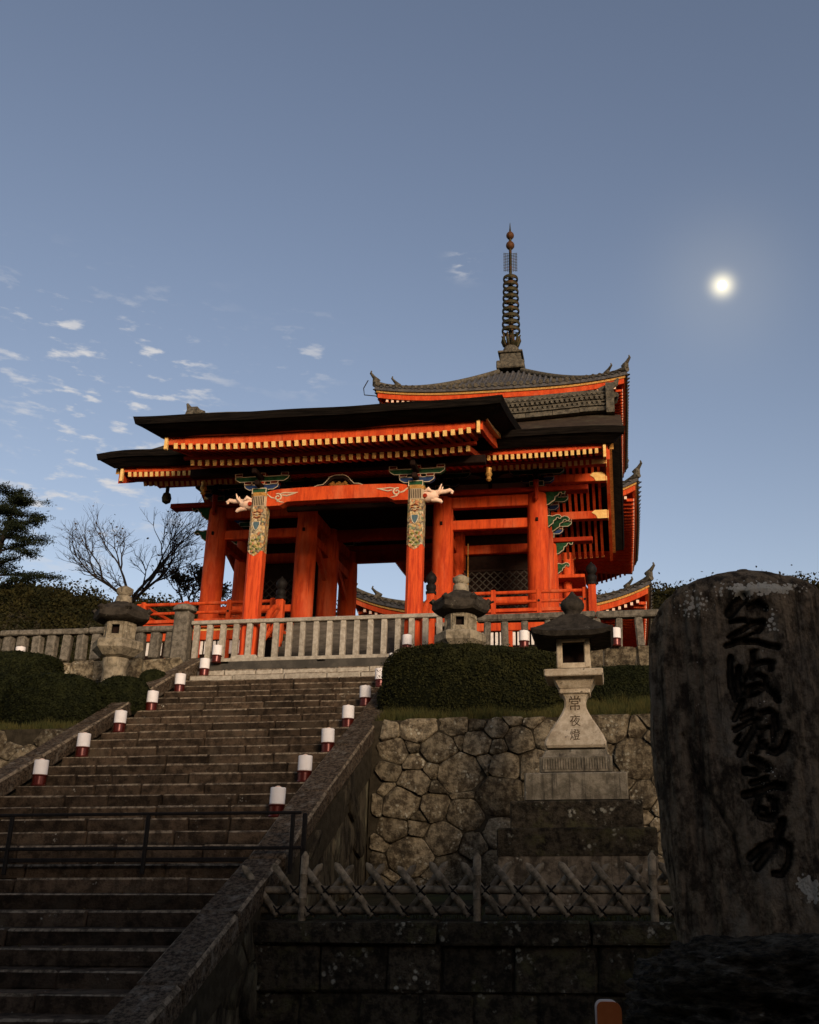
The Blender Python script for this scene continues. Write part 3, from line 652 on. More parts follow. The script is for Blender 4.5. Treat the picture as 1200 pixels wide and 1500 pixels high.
# ---- canopy posts, rainbow beam, carved animals
PX, PY = (-8.18, -4.39), 21.2
def octprism(x, y, w_, z0, z1, c=.07):
    h = w_/2; pl = [(-h+c, -h), (h-c, -h), (h, -h+c), (h, h-c), (h-c, h), (-h+c, h), (-h, h-c), (-h, -h+c)]
    v = [(x+a, y+b, z) for z in (z0, z1) for a, b in pl]; f = [tuple(range(8))[::-1], tuple(range(8, 16))]+[(i, (i+1) % 8, 8+(i+1) % 8, 8+i) for i in range(8)]
    return MB().add(v, f)
for s, x in zip((-1, 1), PX):
    c = part('canopy_post', octprism(x, PY, .37, 6.2, 8.72), 'redgrain', gate)
    part('painted_cloth', octprism(x, PY, .376, 8.70, 9.80), 'brocade', c, label='brocade pattern painted on the upper post')
    part('painted_cloth_tip', MB().prism([(x-.15, 8.70), (x-.10, 8.62), (x, 8.56), (x+.10, 8.62), (x+.15, 8.70)], PY-.195, PY-.15), 'brocade', c, fix=True)
    st = part('striped_band', octprism(x, PY, .385, 9.80, 10.06), 'cream', c); sm = MB()
    for k in range(7): sm.box((x-.125+k*.042, PY-.197, 9.93), (.014, .012, .22))
    part('stripe', sm, 'darkwood', st, kind='stuff')
    part('band', octprism(x, PY, .40, 10.06, 10.15), 'brass', c)
    fy = PY-.188
    fw_ = MB()
    for k in range(8): a_ = 2*math.pi*k/8; fw_.lathe([(.0, -.012), (.04, 0), (.0, .03)], 8, (x+.075*math.cos(a_), fy, 9.58+.085*math.sin(a_)))
    part('carved_flower', fw_, 'flowerred', c, 50); part('flower_heart', MB().lathe([(0, -.04), (.05, 0), (0, .04)], 10, (x, fy, 9.58)), 'outline', c, 50)
    part('carved_drop', MB().prism([(x-.07, 9.40), (x+.07, 9.40), (x+.075, 9.33), (x+.04, 9.24), (x, 9.20), (x-.04, 9.24), (x-.075, 9.33)], fy-.012, fy+.01), 'teal', c, fix=True)
    part('outline', MB().tube([(x+a, fy-.014, b) for a, b in ((-.08, 9.41), (-.085, 9.33), (-.045, 9.23), (0, 9.185), (.045, 9.23), (.085, 9.33), (.08, 9.41))], .011, 5), 'outline', c)
    gc_ = MB()
    for a, b in ((0, 8.66), (-.07, 8.74), (.07, 8.74), (0, 8.80), (-.1, 8.86), (.1, 8.86), (-.05, 8.95), (.06, 8.97)): gc_.lathe([(0, -.045), (.05, 0), (0, .045)], 8, (x+a, fy, b))
    part('gilded_cluster', gc_, 'greengold', c, 50)
    part('base_stone', MB().box((x, PY, 6.12), (.62, .62, .2), .04), 'pale', c)
    bracket(x, PY, 10.13, .8, 'green', 'blue', 2)
    # long-nosed white animal head
    hd = MB(); X = lambda a: x+s*a; zc = 9.92
    hd.tube([(X(.15), PY, zc), (X(.26), PY, zc+.01), (X(.40), PY, zc+.02), (X(.50), PY, zc+.05)], [.13, .155, .13, .08], 12)
    hd.tube([(X(.42), PY, zc+.06), (X(.55), PY, zc+.10), (X(.68), PY, zc+.10), (X(.78), PY, zc+.13), (X(.84), PY, zc+.09), (X(.82), PY, zc+.04)], [.075, .06, .052, .05, .042, .03], 10)
    hd.tube([(X(.36), PY, zc-.08), (X(.48), PY, zc-.10), (X(.56), PY, zc-.13), (X(.60), PY, zc-.17)], [.07, .055, .05, .03], 10)
    for q in (-.06, .06): hd.tube([(X(.46), PY+q, zc+.02), (X(.56), PY+q*1.5, zc+.14), (X(.60), PY+q*1.6, zc+.26)], [.035, .03, .012], 8)
    for q in (-.11, .11): hd.tube([(X(.20), PY+q, zc+.08), (X(.30), PY+q*1.35, zc+.12), (X(.38), PY+q*1.3, zc+.06)], [.03, .06, .02], 8)
    hh = part('carved_animal', hd, 'ivory', gate, 50, label='ivory long-nosed animal head carved on the beam end')
    part('animal_ear', MB().lathe([(.0, -.012), (.055, -.01), (.05, .01), (.0, .012)], 12, (0, 0, 0)), 'reddark', hh).matrix_local = Matrix.Translation(Vector((X(.22), PY-.15, zc-.03))-WP[hh]) @ Matrix.Rotation(R(90), 4, 'X')
xa, xb = PX[0]+.17, PX[1]-.17; n = 40; tp = []; bt = []
for i in range(n+1):
    t = i/n; x = xa+(xb-xa)*t; e = abs(2*t-1); tp.append((x, 10.22+.035*(1-e*e)-.05*max(0, (e-.8)/.2)**2)); st = .20 if e > .74 else .12
    bt.append((x, 9.81+(.085 if e < .735 else .085*max(0, 1-(e-.735)/.035) if e < .77 else 0)+.02*(1-e*e)))
rb = part('rainbow_beam', MB().prism(tp+bt[::-1], PY-.13, PY+.13), 'red', gate, fix=True)
for s in (-1, 1):                                  # painted cloud swirl at each end
    xm = (xa+xb)/2; X = lambda a: xm+s*(1.0+a); pts = []
    for k in range(26):
        th = k/25*2.2*math.pi*1.15; r = .025+.075*k/25; pts.append((X(.44)+s*(-r)*math.cos(th+.4), PY-.137, 10.02+r*math.sin(th+.4)))
    sw = MB().tube(pts, .018, 5)
    sw.tube([(X(.33), PY-.137, 10.07), (X(.22), PY-.137, 10.05), (X(.10), PY-.137, 10.085), (X(-.05), PY-.137, 10.13)], [.016, .02, .018, .004], 5)
    sw.tube([(X(.38), PY-.137, 10.11), (X(.28), PY-.137, 10.13), (X(.12), PY-.137, 10.12), (X(-.05), PY-.137, 10.13)], [.014, .016, .016, .004], 5)
    sw.tube([(X(.52), PY-.137, 10.0), (X(.60), PY-.137, 10.02), (X(.68), PY-.137, 10.09), (X(.74), PY-.137, 10.13)], [.016, .018, .014, .006], 5)
    sw.tube([(X(.46), PY-.137, 9.93), (X(.36), PY-.137, 9.90), (X(.28), PY-.137, 9.885)], [.014, .014, .004], 5)
    part('painted_swirl', sw, 'outline', rb, 60)
km = MB()                                          # frog-leg strut in the middle
kp = [(-.62, 0), (-.50, .05), (-.38, .06), (-.30, .14), (-.22, .24), (-.10, .29), (.10, .29), (.22, .24), (.30, .14), (.38, .06), (.50, .05), (.62, 0)]
ki = [(.34, 0), (.22, .14), (.12, .2), (-.12, .2), (-.22, .14), (-.34, 0)]
xm = (PX[0]+PX[1])/2; zz = 10.26
km.prism([(xm+a, zz+b) for a, b in kp+ki], PY-.06, PY+.06); kmo = part('frog_leg_strut', km, 'darkwood', gate, fix=True)
part('outline', MB().tube([(xm+a, PY-.066, zz+b) for a, b in kp], .009, 5), 'outline', kmo)
fl_ = MB()
for k in range(9): fl_.lathe([(0, -.05), (.06, 0), (0, .05)], 7, (xm-.2+.05*k, PY-.02, zz+.07+.04*math.sin(k*2.1)))
part('carved_flowers', fl_, 'brass', kmo, kind='stuff')
beam((KX-3.62, PY, 10.78), (KX+3.62, PY, 10.78), .2, .2, 'darkwood', 'purlin')
beam((PX[0]+.2, 22.5, 10.25), (PX[1]-.2, 22.5, 10.25), .12, .12, 'darkwood')
# ---- veranda, railing, skirt, steps
VX0, VX1, VY = -12.15, -.55, 23.6
part('podium', MB().box((XC, 27.4, 6.8), (10.6, 5.6, 1.5)), 'block', gate)
def side_spans(): return ((VX0, -8.55), (-4.1, VX1))
for xa, xb in side_spans():
    part('veranda_floor', MB().box(((xa+xb)/2, 24.2, 7.60), (xb-xa, 1.3, .10), .01), 'red', gate)
    part('fascia', MB().box(((xa+xb)/2, 23.72, 7.40), (xb-xa-.04, .08, .30), .01), 'red', gate)
    part('gilded_strip', MB().box(((xa+xb)/2, 23.70, 7.51), (xb-xa-.05, .06, .06)), 'gold', gate)
    part('skirt_board', MB().box(((xa+xb)/2, 23.85, 6.6), (xb-xa-.1, .06, 1.25)), 'darkwood', gate)
    k = xa+.15; q = 0
    while k < xb-.6:
        for j in range(5): part('white_slat', MB().box((k+j*.115, 23.78, 7.06), (.07, .04, .34), .006), 'white', gate)
        part('skirt_post', MB().box((k-.1, 23.76, 6.75), (.13, .10, 1.1), .01), 'red', gate)
        k += .78
    # red railing
    for zz, r in ((8.22, .045), (7.98, .04)):
        part('rail', MB().tube([(xa-.12, 23.72, zz), (xb+.12, 23.72, zz)], r, 8), 'red', gate, 40)
    part('rail', MB().box(((xa+xb)/2, 23.72, 7.76), (xb-xa, .10, .09), .01), 'red', gate)
    m_ = max(2, round((xb-xa)/1.25))
    for i in range(m_+1):
        x = xa+.06+(xb-xa-.12)*i/m_
        part('rail_post', MB().box((x, 23.72, 7.98), (.12, .12, .62), .012), 'red', gate)
        part('boss', MB().tube([(x, 23.665, 7.98), (x, 23.64, 7.98)], .03, 8), 'iron', gate, 40)
    for xx in (xa, xb):                            # return rails along the sides
        if abs(xx-VX0) < .01 or abs(xx-VX1) < .01:
            for zz in (8.22, 7.98, 7.76): part('rail', bar((xx, 23.72, zz), (xx, 29.6, zz), .08, .08), 'red', gate)
for i in range(9):
    z = 6.05+.178*(i+1)
    part('wooden_step', MB().box((XC+.02, 21.95+.2*i+.14, z-.09), (3.25, .32, .165), .012, jit=.003), 'plank', gate)
def giboshi(x, y, z0, z1, m='red'):
    c = part('newel_post', MB().box((x, y, (z0+z1)/2), (.2, .2, z1-z0), .02), m, gate)
    part('onion_finial', MB().lathe([(.13, 0), (.135, .06), (.10, .08), (.125, .14), (.125, .22), (.08, .26), (.13, .34), (.14, .42), (.10, .50), (.03, .56), (.01, .60)], 18, (x, y, z1)), 'iron', c, 50)
giboshi(VX1+.12, 23.62, 7.0, 8.32); pass
for s, x in ((-1, -8.12), (1, -4.33)):
    giboshi(x, 22.9, 6.6, 8.02)
    part('stair_rail', bar((x, 21.7, 6.9), (x, 22.85, 7.85), .10, .12, .02), 'red', gate)
    part('stair_rail', bar((x, 21.7, 6.6), (x, 22.85, 7.5), .08, .10, .02), 'red', gate)
    part('rail_scroll', MB().tube([(x, 22.8, 7.75), (x, 22.5, 7.72), (x, 22.2, 7.5), (x, 21.95, 7.1), (x, 21.75, 6.85), (x, 21.6, 6.9), (x, 21.58, 7.0)], [.06, .07, .075, .07, .06, .05, .03], 10), 'red', gate, 50)
    part('rail_scroll', MB().tube([(x+s*.02, 22.6, 7.3), (x+s*.02, 22.35, 7.45), (x+s*.02, 22.2, 7.3), (x+s*.02, 22.3, 7.1), (x+s*.02, 22.1, 6.9)], .045, 8), 'red', gate, 50)

# ================================================================== THE PAGODA BEHIND
PC = (-4.62, 45.9); pag = thing('pagoda', (PC[0], PC[1], 6.0), 'three-storey vermilion pagoda with grey tile roofs and bronze spire rising behind the gate', 'pagoda')
def proof(a, ze, H, lift, k):
    def z(x, y):
        mx = max(abs(x), abs(y)); mn = min(abs(x), abs(y)); r = mx/a
        return ze+H*max(0, 1-r)**1.3+lift*r**4*(mn/mx if mx > 1e-6 else 0)**3.2
    return z
def pagoda_roof(a, inner, ze, H, lift, top):
    zf = proof(a, ze, H, lift, 0); n = 30; root = None
    mb = MB(); v = []; f = []
    for sgn in range(4):
        ca, sa = (1, 0, -1, 0)[sgn], (0, 1, 0, -1)[sgn]; o = len(mb.v); vv = []
        for j in range(9):
            r = 1-(1-inner/a)*j/8
            for i in range(n+1):
                t = -1+2*i/n; x, y = t*a*r, -a*r; vv.append((PC[0]+x*ca-y*sa, PC[1]+x*sa+y*ca, zf(x, y)))
        mb.add(vv, [(j*(n+1)+i, j*(n+1)+i+1, (j+1)*(n+1)+i+1, (j+1)*(n+1)+i) for j in range(8) for i in range(n)])
    rf = part('tile_roof', mb, 'tile', pag, 40)
    # tile rows: the front ones singly, the others joined
    oth = MB(); caps = MB()
    k = int(2*a/.30); 
    for sgn in range(4):
        ca, sa = (1, 0, -1, 0)[sgn], (0, 1, 0, -1)[sgn]
        for i in range(k+1):
            x = -a+.06+(2*a-.12)*i/k; ys = np.linspace(-a-.04, -max(abs(x), inner), 7)
            if ys[-1]-ys[0] < .12: continue
            pts = [(PC[0]+x*ca-y*sa, PC[1]+x*sa+y*ca, zf(x, max(y, -a))+.03) for y in ys]
            if sgn == 0: part('tile_row', MB().tube(pts, .085, 6), 'tile', rf, 50)
            else: oth.tube(pts, .085, 5)
            p = pts[0]; q = pts[1]
            caps.tube([(p[0], p[1], p[2]), (p[0]*1.02-q[0]*.02, p[1]*1.02-q[1]*.02, p[2]-.005)], .105, 8)
    part('tile_rows', oth, 'tile', rf, 50, kind='stuff'); part('tile_end_discs', caps, 'tilemoss', rf, kind='stuff')
    # flat tile edge, eave boards, soffit
    for dz, h, ins, m, nm in ((-.02, .16, .02, 'tile', 'tile_edge'), (-.20, .10, .10, 'brass', 'gilded_eave_strip'), (-.31, .24, .16, 'red', 'eave_board')):
        e = MB()
        for sgn in range(4):
            ca, sa = (1, 0, -1, 0)[sgn], (0, 1, 0, -1)[sgn]; vv = []
            b = a-ins
            for i in range(n+1):
                x = -b+2*b*i/n; zz = zf(x*a/b, -a)+dz
                for y_, z_ in ((-b, zz), (-b, zz-h), (-b+.12, zz-h), (-b+.12, zz)): vv.append((PC[0]+x*ca-y_*sa, PC[1]+x*sa+y_*ca, z_))
            e.add(vv, [(4*i+q, 4*i+(q+1) % 4, 4*i+4+(q+1) % 4, 4*i+4+q) for i in range(n) for q in range(4)])
        part(nm, e, m, pag)
    sf = MB(); rafts = MB(); tips = MB()
    for sgn in range(4):
        ca, sa = (1, 0, -1, 0)[sgn], (0, 1, 0, -1)[sgn]; vv = []
        for j in range(5):
            r = (a-.2)-(a-.2-2.6)*j/4
            for i in range(n+1):
                x = (-1+2*i/n)*r; tt = j/4; zz = zf(x/r*a, -a)*(1-tt)+(ze+.3)*tt-.52+.25*tt; vv.append((PC[0]+x*ca+r*sa, PC[1]+x*sa-r*ca, zz))
        sf.add(vv, [(j*(n+1)+i, (j+1)*(n+1)+i, (j+1)*(n+1)+i+1, j*(n+1)+i+1) for j in range(4) for i in range(n)])
        kk = int(2*a/.26)
        for i in range(kk+1):
            x = -a+.35+(2*a-.7)*i/kk; y0_ = -(a-.25); y1_ = -max(abs(x)+.05, 3.0)
            if y1_-y0_ < .1: continue
            z0 = zf(x, -a)-.60; z1 = z0+(y1_-y0_)*.05
            b = bar((x, y0_, z0), (x, y1_, z1), .10, .12); rafts.add([(PC[0]+p[0]*ca-p[1]*sa, PC[1]+p[0]*sa+p[1]*ca, p[2]) for p in b.v], b.f)
            t = MB().box((x, y0_-.01, z0), (.11, .02, .13)); tips.add([(PC[0]+p[0]*ca-p[1]*sa, PC[1]+p[0]*sa+p[1]*ca, p[2]) for p in t.v], t.f)
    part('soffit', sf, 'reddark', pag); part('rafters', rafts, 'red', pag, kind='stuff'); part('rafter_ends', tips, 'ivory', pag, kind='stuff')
    # hips with upturned end tiles
    for sx in (-1, 1):
        for sy in (-1, 1):
            hp = MB(); pts = []
            for j in range(13):
                r = a*(1.0-j/12*(1-inner/a)); pts.append((PC[0]+sx*r, PC[1]+sy*r, zf(r, r)+.10))
            hp.tube(pts, .15, 8)
            hpo = part('hip_ridge', hp, 'tilemoss', rf, 50)
            for r0, s_ in ((a*.99, .72), (a*.85, .6)):
                g = MB(); zz = zf(r0, r0)+.2; X, Y_ = PC[0]+sx*r0, PC[1]+sy*r0; d = np.array([sx, sy])*.707
                g.box((X, Y_, zz+.10*s_), (.34*s_, .34*s_, .42*s_), .05, Matrix.Rotation(R(45), 3, 'Z'))
                g.tube([(X+d[0]*t, Y_+d[1]*t, zz+h) for t, h in ((-.2, .15*s_), (.10, .32*s_), (.28, .55*s_), (.24, .72*s_))], [.13*s_, .12*s_, .08*s_, .03], 7)
                part('hip_end_tile', g, 'tilemoss', rf, 50)
    return zf
pagoda_roof(5.85, .62, 22.62, 3.95, .36, True)
pagoda_roof(6.08, 2.9, 16.75, 2.2, .95, False)
pagoda_roof(6.35, 3.1, 12.05, 2.2, .95, False)
for z0, z1, b in ((6.0, 13.0, 3.0), (13.2, 18.0, 2.75), (18.0, 22.6, 2.5)):
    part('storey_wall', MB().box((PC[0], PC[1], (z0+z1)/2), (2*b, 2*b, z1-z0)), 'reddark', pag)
    for i in range(4):
        for s in (-1, 1):
            t = -b+2*b*i/3
            part('storey_column', MB().lathe([(.2, z0), (.2, z1)], 12, (PC[0]+t, PC[1]+s*(b+.04), 0)), 'red', pag, 40)
            if 0 < i < 3: part('storey_column', MB().lathe([(.2, z0), (.2, z1)], 12, (PC[0]+s*(b+.04), PC[1]+t, 0)), 'red', pag, 40)
    part('bracket_band', MB().box((PC[0], PC[1], z1-1.0), (2*b+1.4, 2*b+1.4, .5), .1), 'green', pag); part('bracket_band', MB().box((PC[0], PC[1], z1-.35), (2*b+2.6, 2*b+2.6, .5), .1), 'red', pag)
    part('balcony', MB().box((PC[0], PC[1], z0+.9), (2*b+1.6, 2*b+1.6, .16), .02), 'red', pag)
# spire
Z0 = 26.45; sp = part('spire_base', MB().box((PC[0], PC[1], Z0+.1), (1.45, 1.45, .45), .05).box((PC[0], PC[1], Z0+.55), (1.1, 1.1, .55), .05).box((PC[0], PC[1], Z0+.88), (1.3, 1.3, .12), .03), 'tilemoss', pag)
part('spire_bowl', MB().lathe([(.42, .95), (.46, 1.1), (.42, 1.3), (.30, 1.45), (.2, 1.5)], 20, (PC[0], PC[1], Z0)), 'tilemoss', pag, 50)
part('spire_pole', MB().lathe([(.10, 1.4), (.085, 6.0), (.075, 8.2), (.05, 8.9)], 12, (PC[0], PC[1], Z0)), 'bronze', pag, 50)
cup = MB()
for k in range(10):
    th = 2*math.pi*k/10; cup.tube([(PC[0]+r*math.cos(th), PC[1]+r*math.sin(th), Z0+z) for r, z in ((.15, 1.45), (.36, 1.55), (.46, 1.8), (.43, 2.02), (.50, 2.15))], [.08, .10, .09, .06, .03], 6)
part('spire_lotus', cup, 'bronze', pag, 50)
for i in range(9):
    zc = Z0+2.42+.405*i; rr = .47-.011*i; rg_ = MB()
    t = [(PC[0]+rr*math.cos(2*math.pi*k/24), PC[1]+rr*math.sin(2*math.pi*k/24), zc) for k in range(25)]
    rg_.lathe([(rr-.04, -.02), (rr-.03, -.09), (rr+.02, -.09), (rr+.04, 0), (rr+.02, .09), (rr-.03, .09), (rr-.04, .02)], 24, (PC[0], PC[1], zc))
    rg_.f = [q for q in rg_.f if len(q) == 4]
    rg_.f += [(k, (k+1) % 24, 6*24+(k+1) % 24, 6*24+k) for k in range(24)]
    rg_.lathe([(.08, -.20), (.13, -.10), (.13, .10), (.08, .2)], 12, (PC[0], PC[1], zc))
    for k in range(6): th = 2*math.pi*(k+.5)/6; rg_.tube([(PC[0]+.1*math.cos(th), PC[1]+.1*math.sin(th), zc), (PC[0]+(rr-.04)*math.cos(th), PC[1]+(rr-.04)*math.sin(th), zc)], .022, 5)
    part('spire_ring', rg_, 'bronze', pag, 50, fix=True)
fm = MB()
for k in range(4):
    th = R(90)*k+R(7); c, s_ = math.cos(th), math.sin(th)
    for r in (.17, .27, .35): fm.tube([(PC[0]+r*c, PC[1]+r*s_, Z0+6.15), (PC[0]+r*c, PC[1]+r*s_, Z0+7.35)], .014, 4)
    for j in range(12): zz = Z0+6.2+.1*j; fm.tube([(PC[0]+.08*c, PC[1]+.08*s_, zz), (PC[0]+.38*c, PC[1]+.38*s_, zz+.05)], .016, 4)
part('spire_flame', fm, 'bronze', pag, kind='stuff')
for z_, r in ((7.85, .24), (8.50, .22)):
    part('spire_ball', MB().lathe([(.03, -r*1.15), (r*.6, -r*.9), (r*.95, -r*.4), (r, 0), (r*.9, r*.45), (r*.55, r*.9), (.04, r*1.2)], 16, (PC[0], PC[1], Z0+z_)), 'bronze_ball', pag, 60)
part('spire_tip', MB().lathe([(.06, 8.7), (.012, 9.35)], 8, (PC[0], PC[1], Z0)), 'bronze', pag)
part('lightning_rod', MB().tube([(PC[0]-5.7, PC[1]-5.7, 22.5), (PC[0]-6.3, PC[1]-5.8, 22.55), (PC[0]-6.35, PC[1]-5.8, 22.9), (PC[0]-6.15, PC[1]-5.8, 23.3)], .025, 5), 'iron', pag)

# ================================================================== STONE LANTERNS
def sq_lathe(prof, c, rnd=.0, rot=0):              # square rings, prof [(half width, z)]
    mb = MB(); n = 8 if rnd else 4; v = []
    for h, z in prof:
        pl = [(-h, -h), (h, -h), (h, h), (-h, h)]
        if rnd:
            r = min(rnd, h*.5); pl = [(-h+r, -h), (h-r, -h), (h, -h+r), (h, h-r), (h-r, h), (-h+r, h), (-h, h-r), (-h, -h+r)]
        v += [(c[0]+a, c[1]+b, c[2]+z) for a, b in pl]
    m = len(prof); f = [(i*n+k, i*n+(k+1) % n, (i+1)*n+(k+1) % n, (i+1)*n+k) for i in range(m-1) for k in range(n)]
    return mb.add(v, f+[tuple(range(n))[::-1], tuple((m-1)*n+k for k in range(n))])
YL = 13.6; XL = float(P(842, 1000, YL)[0])
def Zat(v_, hw): return float(P(842, v_, YL-hw)[2])
def HW(px, v_):                                    # half width from pixel width, front face nearer than the axis
    h = .4
    for _ in range(5): h = (P(842+px/2, v_, YL-h)[0]-P(842-px/2, v_, YL-h)[0])/2
    return float(h)
bigl = thing('stone_lantern', (XL, YL, 1.3), 'tall pale square stone lantern with engraved flared pedestal on a stepped stone base', 'stone lantern', 'stone lanterns')
for i, (t_, b_, px, m) in enumerate(((1253, 1305, 238, 'basegranite'), (1212, 1253.5, 236, 'block'), (1172, 1212, 195, 'block'), (1131, 1171, 152, 'lstone'), (1097, 1130, 107, 'lstone'))):
    h = HW(px, (t_+b_)/2); zt, zb = Zat(t_, h), Zat(b_, h)
    if i == 0: zb = 1.1
    pf = [(h, zb), (h, zt-.02), (h-.02, zt)]
    if i == 4: pf = [(h, zb), (h, zt-.10), (h-.03, zt-.09), (h-.08, zt)]
    o = part('base_tier', sq_lathe(pf, (XL, YL, 0), .02), m, bigl)
    if i == 4:
        fl2 = MB(); nfl = 26
        for k in range(nfl): x = XL-h+.05+(2*h-.1)*k/(nfl-1); fl2.tube([(x, YL-h, zb+.03), (x, YL-h, zt-.12)], .013, 5)
        part('flutes', fl2, 'lstone', o, kind='stuff')
h0 = HW(92, 1088); zb, zt = Zat(1095, h0), Zat(1015, .2)
pp = []; px_ = [(1095, 86), (1091, 91), (1086, 91), (1078, 84), (1066, 69), (1054, 52), (1044, 40), (1035, 32), (1027, 31), (1021, 34), (1015, 41)]
for v_, px in px_: h = HW(px, v_); pp.append((h, Zat(v_, h)))
ped = part('pedestal', sq_lathe(pp, (XL, YL, 0), .025), 'gstone', bigl, 25)
h = HW(46, 1011); part('neck_slab', sq_lathe([(h-.01, Zat(1015.2, h)), (h, Zat(1014, h)), (h, Zat(1009, h)), (h-.015, Zat(1008, h))], (XL, YL, 0), .02), 'gstone', bigl)
pp2 = [(HW(px, v_), Zat(v_, HW(px, v_))) for v_, px in ((1007.8, 46), (1002, 52), (996, 58), (991, 64), (989.5, 84), (988, 86), (980, 87), (979, 85))]
part('light_platform', sq_lathe(pp2, (XL, YL, 0), .015), 'gstone', bigl, 25)
h = HW(49, 957); zb, zt = Zat(978, h)+.0, Zat(932, h)
fb = MB(); wn_ = .035
for sx in (-1, 1):
    for sy in (-1, 1): fb.box((XL+sx*(h-.04), YL+sy*(h-.04), (zb+zt)/2), (.08, .08, zt-zb), .015)
for sx, sy in ((-1, 0), (1, 0), (0, -1), (0, 1)):
    for zz, hh in ((zb+.035, .07), (zt-.035, .07)): fb.box((XL+sx*(h-.035), YL+sy*(h-.035), zz), (.06 if sx else 2*h-.1, .06 if sy else 2*h-.1, hh))
part('fire_box', fb, 'gstone', bigl)
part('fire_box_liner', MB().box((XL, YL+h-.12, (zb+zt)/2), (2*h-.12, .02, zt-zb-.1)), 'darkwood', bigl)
ze = float(P(842, 922, YL-.58)[2]); zu = Zat(951, .3)
hr = float((P(902, 922, YL-.57)[0]-P(780, 922, YL-.57)[0])/2)
zcap = float(P(842, 899, YL-.15)[2])
cap = []
def caps(u, v_):
    t = v_; r = hr*(1-t)+.14*t; a = (-1+2*u); e = abs(a)**4*.05*(1-t)
    return (XL+a*r, YL-r, ze+(zcap-ze)*(t**1.35*.75+t*.25)+e)
capm = MB()
for k in range(4):
    g = MB().grid(caps, 10, 8); rot = Matrix.Rotation(R(90*k), 3, 'Z'); C0 = Vector((XL, YL, 0))
    capm.add([tuple(rot @ (Vector(p)-C0)+C0) for p in g.v], g.f)
    lo = [caps(i/10, 0) for i in range(11)]; v4 = [tuple(rot @ (Vector(p)-C0)+C0) for p in lo]+[tuple(rot @ (Vector((XL+(p[0]-XL)*.93, YL-hr*.93, p[2]-.065))-C0)+C0) for p in lo]
    capm.add(v4, [(i+1, i, 11+i, 12+i) for i in range(10)])
    hi = v4[11:]; capm.add(hi+[tuple(rot @ Vector((-.24+.48*i/10, -.24, ze-.05))+C0) for i in range(11)], [(i+1, i, 11+i, 12+i) for i in range(10)])
part('cap', capm, 'hatstone', bigl, 35)
part('cap_block', MB().box((XL, YL, (zcap+ze)/2-.05), (.3, .3, .3)), 'hatstone', bigl)
part('jewel_finial', MB().lathe([(.13, 0), (.11, .06), (.13, .09), (.165, .13), (.17, .19), (.14, .25), (.10, .28), (.05, .33), (.015, .38)], 20, (XL, YL, zcap-.02)), 'hatstone', bigl, 60)
# the engraved words run down the pedestal: 常夜燈
def pedz(zz): a = sorted((z_, h_) for h_, z_ in pp); return float(np.interp(zz, [q[0] for q in a], [q[1] for q in a]))
for ch, v0, v1 in (('常', 1018, 1043), ('夜', 1045, 1066), ('燈', 1066, 1086)):
    cu = bpy.data.curves.new('t', 'FONT'); cu.body = ch; cu.size = 1; cu.align_x = 'CENTER'; cu.align_y = 'CENTER'; cu.resolution_u = 2
    to = bpy.data.objects.new('t', cu); COL.objects.link(to); dg = bpy.context.evaluated_depsgraph_get(); me = bpy.data.meshes.new_from_object(to.evaluated_get(dg))
    bpy.data.objects.remove(to)
    if len(me.vertices):
        co = np.array([v.co[:] for v in me.vertices]); mn, mx = co.min(0), co.max(0); co = (co-(mn+mx)/2)/(mx[1]-mn[1])
        hm = pedz(Zat((v0+v1)/2, .25)); za, zb_ = Zat(v0, hm), Zat(v1, hm); zc = (za+zb_)/2; hh = (za-zb_)*.86
        for v, q in zip(me.vertices, co):
            zz = zc+q[1]*hh; v.co = (XL+q[0]*hh*.85, YL-pedz(zz)-.004, zz)
        me.materials.append(V['ink']); put('engraved_character', me, ped)
